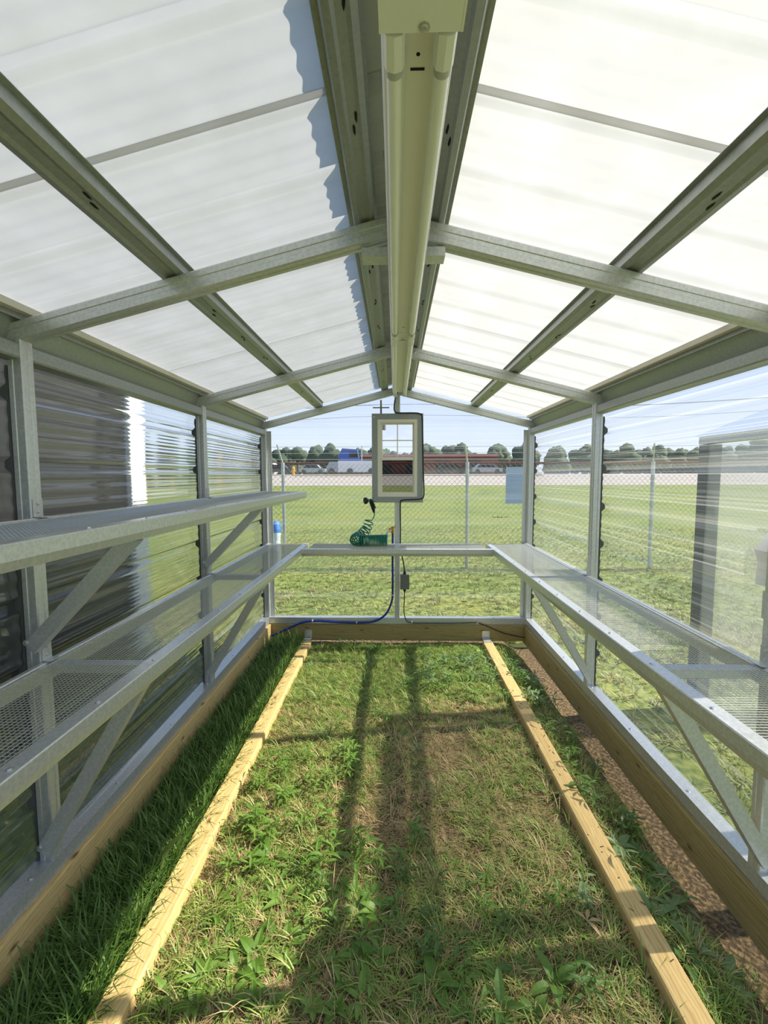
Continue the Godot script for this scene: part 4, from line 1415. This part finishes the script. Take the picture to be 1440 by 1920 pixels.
func scatter(called: String, m: Mesh, xf: Array, cols: Array, label: String) -> void:
	var mm := MultiMesh.new()
	mm.transform_format = MultiMesh.TRANSFORM_3D
	mm.use_colors = true
	mm.mesh = m
	mm.instance_count = xf.size()
	for i in xf.size():
		mm.set_instance_transform(i, xf[i])
		mm.set_instance_color(i, cols[i])
	var o := MultiMeshInstance3D.new()
	o.name = numbered(called)
	o.multimesh = mm
	o.material_override = M.blade
	add_child(o, true)
	tag(o, label, "grass", "", "stuff")

func build_grass() -> void:
	var r := RandomNumberGenerator.new()
	r.seed = 404
	var dry := FastNoiseLite.new()
	dry.seed = 11
	dry.frequency = 1.1
	var fine := FastNoiseLite.new()
	fine.seed = 12
	fine.frequency = 4.5
	var bins := [[], [], [], []]
	var cols := [[], [], [], []]
	for i in 30000:
		var x := r.randf_range(-1.16, 1.16)
		var d := r.randf_range(1.0, 4.13)
		if absf(absf(x) - 0.822) < 0.05:
			continue
		# dryness: worn straw in the middle and right, lush along the left and the far end
		var q := 0.3 + 0.55 * dry.get_noise_2d(x, d) + 0.35 * fine.get_noise_2d(x, d)
		q += 0.3 * exp(-pow((x - 0.02) / 0.35, 2.0) - pow((d - 2.0) / 0.6, 2.0))
		q += 0.2 * exp(-pow((x - 0.5) / 0.4, 2.0) - pow((d - 1.7) / 0.8, 2.0))
		q -= 0.45 * smoothstep(2.7, 3.5, d)
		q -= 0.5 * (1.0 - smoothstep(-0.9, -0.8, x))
		var bare := 0.0
		if x > 0.87:
			bare = smoothstep(0.95, 1.1, x + 0.12 * dry.get_noise_2d(x * 3, d * 3))
		if r.randf() < bare:
			continue
		if q > 0.62 and r.randf() < 0.3:
			continue
		var g := r.randf()
		var c: Color
		if r.randf() < clampf(q, 0.03, 0.88):
			c = Color(0.42, 0.30, 0.13).lerp(Color(0.58, 0.45, 0.22), g)
		else:
			c = Color(0.12, 0.23, 0.03).lerp(Color(0.32, 0.43, 0.08), g)
			if r.randf() < 0.25:
				c = c.lerp(Color(0.4, 0.4, 0.12), 0.5)
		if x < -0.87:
			c = Color(0.06, 0.14, 0.02).lerp(Color(0.16, 0.27, 0.05), g)  # greens darkened here: the shade of the left strip is in the colour
		var k := 0 if q > 0.5 else 1
		if r.randf() < (0.05 if q > 0.5 else 0.13):
			k = 2
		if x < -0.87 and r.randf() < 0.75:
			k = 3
		var s := r.randf_range(0.7, 1.25)
		if k == 3:
			s *= 1.1
		var bs := Basis(Vector3.UP, r.randf() * TAU).scaled(Vector3(s, s * r.randf_range(0.75, 1.1), s))
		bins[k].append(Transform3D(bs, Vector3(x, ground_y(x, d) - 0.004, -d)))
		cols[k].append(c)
	var specs := [[1, 10, 0.028, 1.4, 0.0008, "short dry matted grass covering the greenhouse floor"], [2, 8, 0.042, 0.9, 0.0013, "short green lawn grass covering the greenhouse floor"], [3, 4, 0.075, 1.0, 0.0016, "longer arching grass blades scattered over the greenhouse floor"], [4, 7, 0.13, 0.75, 0.0026, "tall grass with shade painted into its dark green between the left timber and runner"]]
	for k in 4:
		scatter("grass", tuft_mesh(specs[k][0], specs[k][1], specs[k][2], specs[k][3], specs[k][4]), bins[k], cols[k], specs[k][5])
	# outside, beyond the end wall and along the sides
	var xf := []
	var cl := []
	for i in 15000:
		var d := 4.3 + 9.0 * pow(r.randf(), 1.4)
		var hw := 1.6 + d * 0.75
		var x := r.randf_range(-hw, hw)
		if i % 6 == 0:
			d = r.randf_range(1.0, 5.0)
			x = r.randf_range(1.34, 4.5)
		if i % 9 == 0:
			d = r.randf_range(2.0, 6.0)
			x = -r.randf_range(1.34, 2.2) if d < 4.1 else -r.randf_range(1.34, 4.0)
		var s := r.randf_range(0.7, 1.4)
		xf.append(Transform3D(Basis(Vector3.UP, r.randf() * TAU).scaled(Vector3(s * 1.4, s, s * 1.4)), Vector3(x, outer_y(x, d) - 0.005, -d)))
		var q := 0.4 + 0.8 * dry.get_noise_2d(x * 0.3, d * 0.8)
		cl.append(Color(0.2, 0.27, 0.05).lerp(Color(0.46, 0.4, 0.17), clampf(q + r.randf_range(-0.25, 0.25), 0, 1)))
	scatter("lawn_grass", tuft_mesh(9, 9, 0.06, 0.9, 0.0025), xf, cl, "lawn grass outside the clear walls, towards the fence")

# ------------------------------------------------------------------ weeds: each plant a thing, each leaf a part
func leaf_mesh(l: float, w: float, droop: float, toothed: bool, sd: int) -> ArrayMesh:
	var r := RandomNumberGenerator.new()
	r.seed = sd
	var mb := MB.new()
	var n := 7
	var pl := []
	for i in n + 1:
		var f := float(i) / n
		var half := w * 0.5 * pow(sin(PI * pow(f, 0.75)), 0.8) if i > 0 and i < n else 0.001
		if i == 1:
			half *= 0.5
		if toothed and i > 1 and i < n:
			half *= 0.7 if i % 2 == 0 else 1.15
		var z := l * f
		var y := l * (0.55 * f - droop * f * f)
		pl.append([Vector3(0, y, z), half])
	for i in n:
		for s in [-1.0, 1.0]:
			var c0: Vector3 = pl[i][0]
			var c1: Vector3 = pl[i + 1][0]
			var e0: Vector3 = c0 + Vector3(s * pl[i][1], pl[i][1] * 0.28, 0)
			var e1: Vector3 = c1 + Vector3(s * pl[i + 1][1], pl[i + 1][1] * 0.28, 0)
			var nn := (e0 - c0 + Vector3(s * 0.001, 0, 0)).cross(c1 - c0).normalized()
			if nn.y < 0:
				nn = -nn
			mb.tri(c0, e0, e1, nn, nn, nn)
			mb.tri(c0, e1, c1, nn, nn, nn)
	return mb.mesh()

func add_leaf(p: Node3D, m: Mesh, mt: Material, at: Vector3, yaw: float, pitch: float, s: float) -> void:
	var o := MeshInstance3D.new()
	o.name = "leaf"
	o.mesh = m
	o.material_override = mt
	p.add_child(o, true)
	o.transform = Transform3D(Basis(Vector3.UP, yaw) * Basis(Vector3.RIGHT, pitch) * Basis().scaled(Vector3.ONE * s), at)

func build_weeds() -> void:
	var r := RandomNumberGenerator.new()
	r.seed = 1234
	var broad := [leaf_mesh(0.085, 0.036, 0.55, false, 1), leaf_mesh(0.1, 0.03, 0.45, false, 2)]
	var tooth := [leaf_mesh(0.12, 0.034, 0.6, true, 3), leaf_mesh(0.1, 0.03, 0.5, true, 4)]
	var lance := [leaf_mesh(0.055, 0.013, 0.35, false, 5), leaf_mesh(0.065, 0.015, 0.5, false, 6)]
	var stemm := MB.new()
	stemm.tube([Vector3(0, -0.01, 0), Vector3(0.004, 0.05, 0.002), Vector3(0.002, 0.1, 0.006)], [0.0022, 0.0018, 0.001], 5)
	var stem := stemm.mesh()
	var kinds := {
		"plantain": ["broad_weed", "weed", "low rosette weed with broad green leaves", "broad leaved weeds in the greenhouse floor"],
		"dandelion": ["toothed_weed", "weed", "flat rosette weed with toothed leaves", "toothed weeds in the greenhouse floor"],
		"smart": ["upright_weed", "weed", "small upright weed with narrow leaves", "narrow leaved weeds in the greenhouse floor"],
		"grass": ["grass_clump", "grass clump", "large clump of coarse pale grass", "coarse grass clumps in the greenhouse floor"],
	}
	# zone: kind, x0, x1, d0, d1, count, size, leaf materials
	var zones := [
		["plantain", -0.74, -0.05, 1.2, 1.6, 130, 0.8, [0, 1]], ["dandelion", -0.7, -0.1, 1.22, 1.75, 30, 1.0, [0, 1]],
		["smart", -0.75, -0.2, 1.6, 2.4, 70, 1.0, [0, 1, 1]], ["smart", -0.3, 0.1, 1.35, 1.9, 24, 1.0, [0, 2]],
		["plantain", 0.05, 0.5, 1.2, 1.42, 24, 0.9, [0, 2]], ["smart", 0.15, 0.6, 1.25, 1.7, 16, 0.9, [0, 2]],
		["dandelion", -1.12, -0.9, 1.2, 2.2, 24, 1.4, [2, 0]], ["plantain", -1.12, -0.9, 1.2, 2.6, 22, 1.5, [2, 0]],
		["plantain", 0.88, 1.04, 1.2, 1.9, 16, 0.95, [2, 3]], ["smart", 0.88, 1.06, 1.5, 3.6, 44, 1.0, [3, 2, 0]],
		["smart", 0.2, 0.75, 3.0, 3.8, 50, 1.1, [1, 0, 3]], ["smart", -0.6, 0.5, 3.6, 4.05, 26, 0.9, [0, 2]],
		["grass", -0.5, -0.2, 2.3, 2.7, 4, 1.0, []], ["grass", 0.0, 0.25, 2.0, 2.5, 4, 0.8, []], ["grass", -0.62, -0.35, 1.7, 2.3, 5, 0.8, []], ["grass", -0.75, -0.5, 3.0, 3.8, 6, 0.7, []],
		["smart", -0.45, 0.3, 2.4, 3.4, 18, 0.8, [0, 1]], ["smart", 0.62, 0.74, 1.5, 1.62, 3, 0.9, [3]], ["dandelion", -0.74, -0.68, 1.3, 2.0, 4, 0.9, [0]],
	]
	var clump := tuft_mesh(77, 14, 0.17, 1.1, 0.0042)
	var grass_mats := []
	for c in [Color(0.45, 0.54, 0.3), Color(0.38, 0.5, 0.2), Color(0.5, 0.56, 0.36)]:
		var gm := mat(c, 0.5)
		gm.backlight_enabled = true
		gm.backlight = Color(0.5, 0.55, 0.4)
		gm.cull_mode = BaseMaterial3D.CULL_DISABLED
		grass_mats.append(gm)
	var placed := []
	for z in zones:
		var kd: Array = kinds[z[0]]
		for i in z[5]:
			var x := r.randf_range(z[1], z[2])
			var d := r.randf_range(z[3], z[4])
			if absf(absf(x) - 0.822) < 0.055:
				continue
			var gap: float = {"plantain": 0.052, "dandelion": 0.075, "smart": 0.042, "grass": 0.2}[z[0]]
			var free := true
			for p in placed:
				if Vector2(p.x - x, p.y - d).length() < (gap + p.z) * 0.5:
					free = false
			if not free:
				continue
			placed.append(Vector3(x, d, gap))
			var spot := " growing between the two timber runners"
			if x < -0.82:
				spot = " growing between the left runner and base timber"
			elif x > 0.82:
				spot = " growing between the right runner and base timber"
			elif d > 2.9:
				spot = " growing near the end wall timber"
			var t := thing(kd[0], kd[2] + spot, kd[1], Vector3(x, ground_y(x, d), -d), kd[3])
			var s: float = z[6] * r.randf_range(0.7, 1.2)
			t.rotation.y = r.randf() * TAU
			if z[0] == "grass":
				var g := MeshInstance3D.new()
				g.name = "blades"
				g.mesh = clump
				g.material_override = grass_mats[i % 3]
				t.add_child(g)
				g.scale = Vector3.ONE * s
				continue
			var mt: Material = M["leaf%d" % z[7][r.randi() % z[7].size()]]
			if z[0] == "smart":
				for b in r.randi_range(1, 3):
					var lean := Vector3(r.randf_range(-0.02, 0.02), 0, r.randf_range(-0.02, 0.02))
					var so := MeshInstance3D.new()
					so.name = "stem"
					so.mesh = stem
					so.material_override = M.stem
					t.add_child(so, true)
					so.transform = Transform3D(Basis(Vector3(r.randf_range(-1, 1), 0, r.randf_range(-1, 1)).normalized(), 0.3).scaled(Vector3.ONE * s * 0.8), lean)
					var h := 0.015
					var yaw := r.randf() * TAU
					while h < 0.085 * s:
						add_leaf(t, lance[r.randi() % 2], mt, lean + so.basis * Vector3(0.003, h / (s * 0.8), 0.003), yaw, r.randf_range(-0.25, 0.35), s * r.randf_range(0.6, 1.0))
						yaw += 2.4
						h += 0.0125
			else:
				var set_: Array = broad if z[0] == "plantain" else tooth
				var n := r.randi_range(5, 8)
				for k in n:
					add_leaf(t, set_[k % 2], mt, Vector3.UP * 0.002, TAU * k / n + r.randf_range(-0.3, 0.3), r.randf_range(-0.45, 0.25), s * r.randf_range(0.6, 1.1))
	# the single big leaf standing up in the left strip and two leaves over the left runner
	for q in [[-0.93, 1.62, 1.9, -0.9], [-0.9, 1.43, 1.1, -0.2], [-0.89, 2.05, 1.2, -0.2]]:
		var t := thing("dock_leaf", "large paddle-shaped dock leaf leaning over the left runner and timber", "leaf", Vector3(q[0], 0.0, -q[1]), "dock leaves beside the left runner")
		add_leaf(t, broad[1], M.leaf0, Vector3.ZERO, r.randf_range(0.8, 2.2), q[3], q[2])
	# fallen dry leaf by the right runner
	var t := thing("fallen_leaf", "curled pale brown dead leaf beside the right runner", "leaf", Vector3(0.64, ground_y(0.64, 1.46) + 0.03, -1.46))
	for k in 4:
		add_leaf(t, lance[1], M.leaf4, Vector3.ZERO, 0.5 + k * 1.1, 0.2, 0.9)
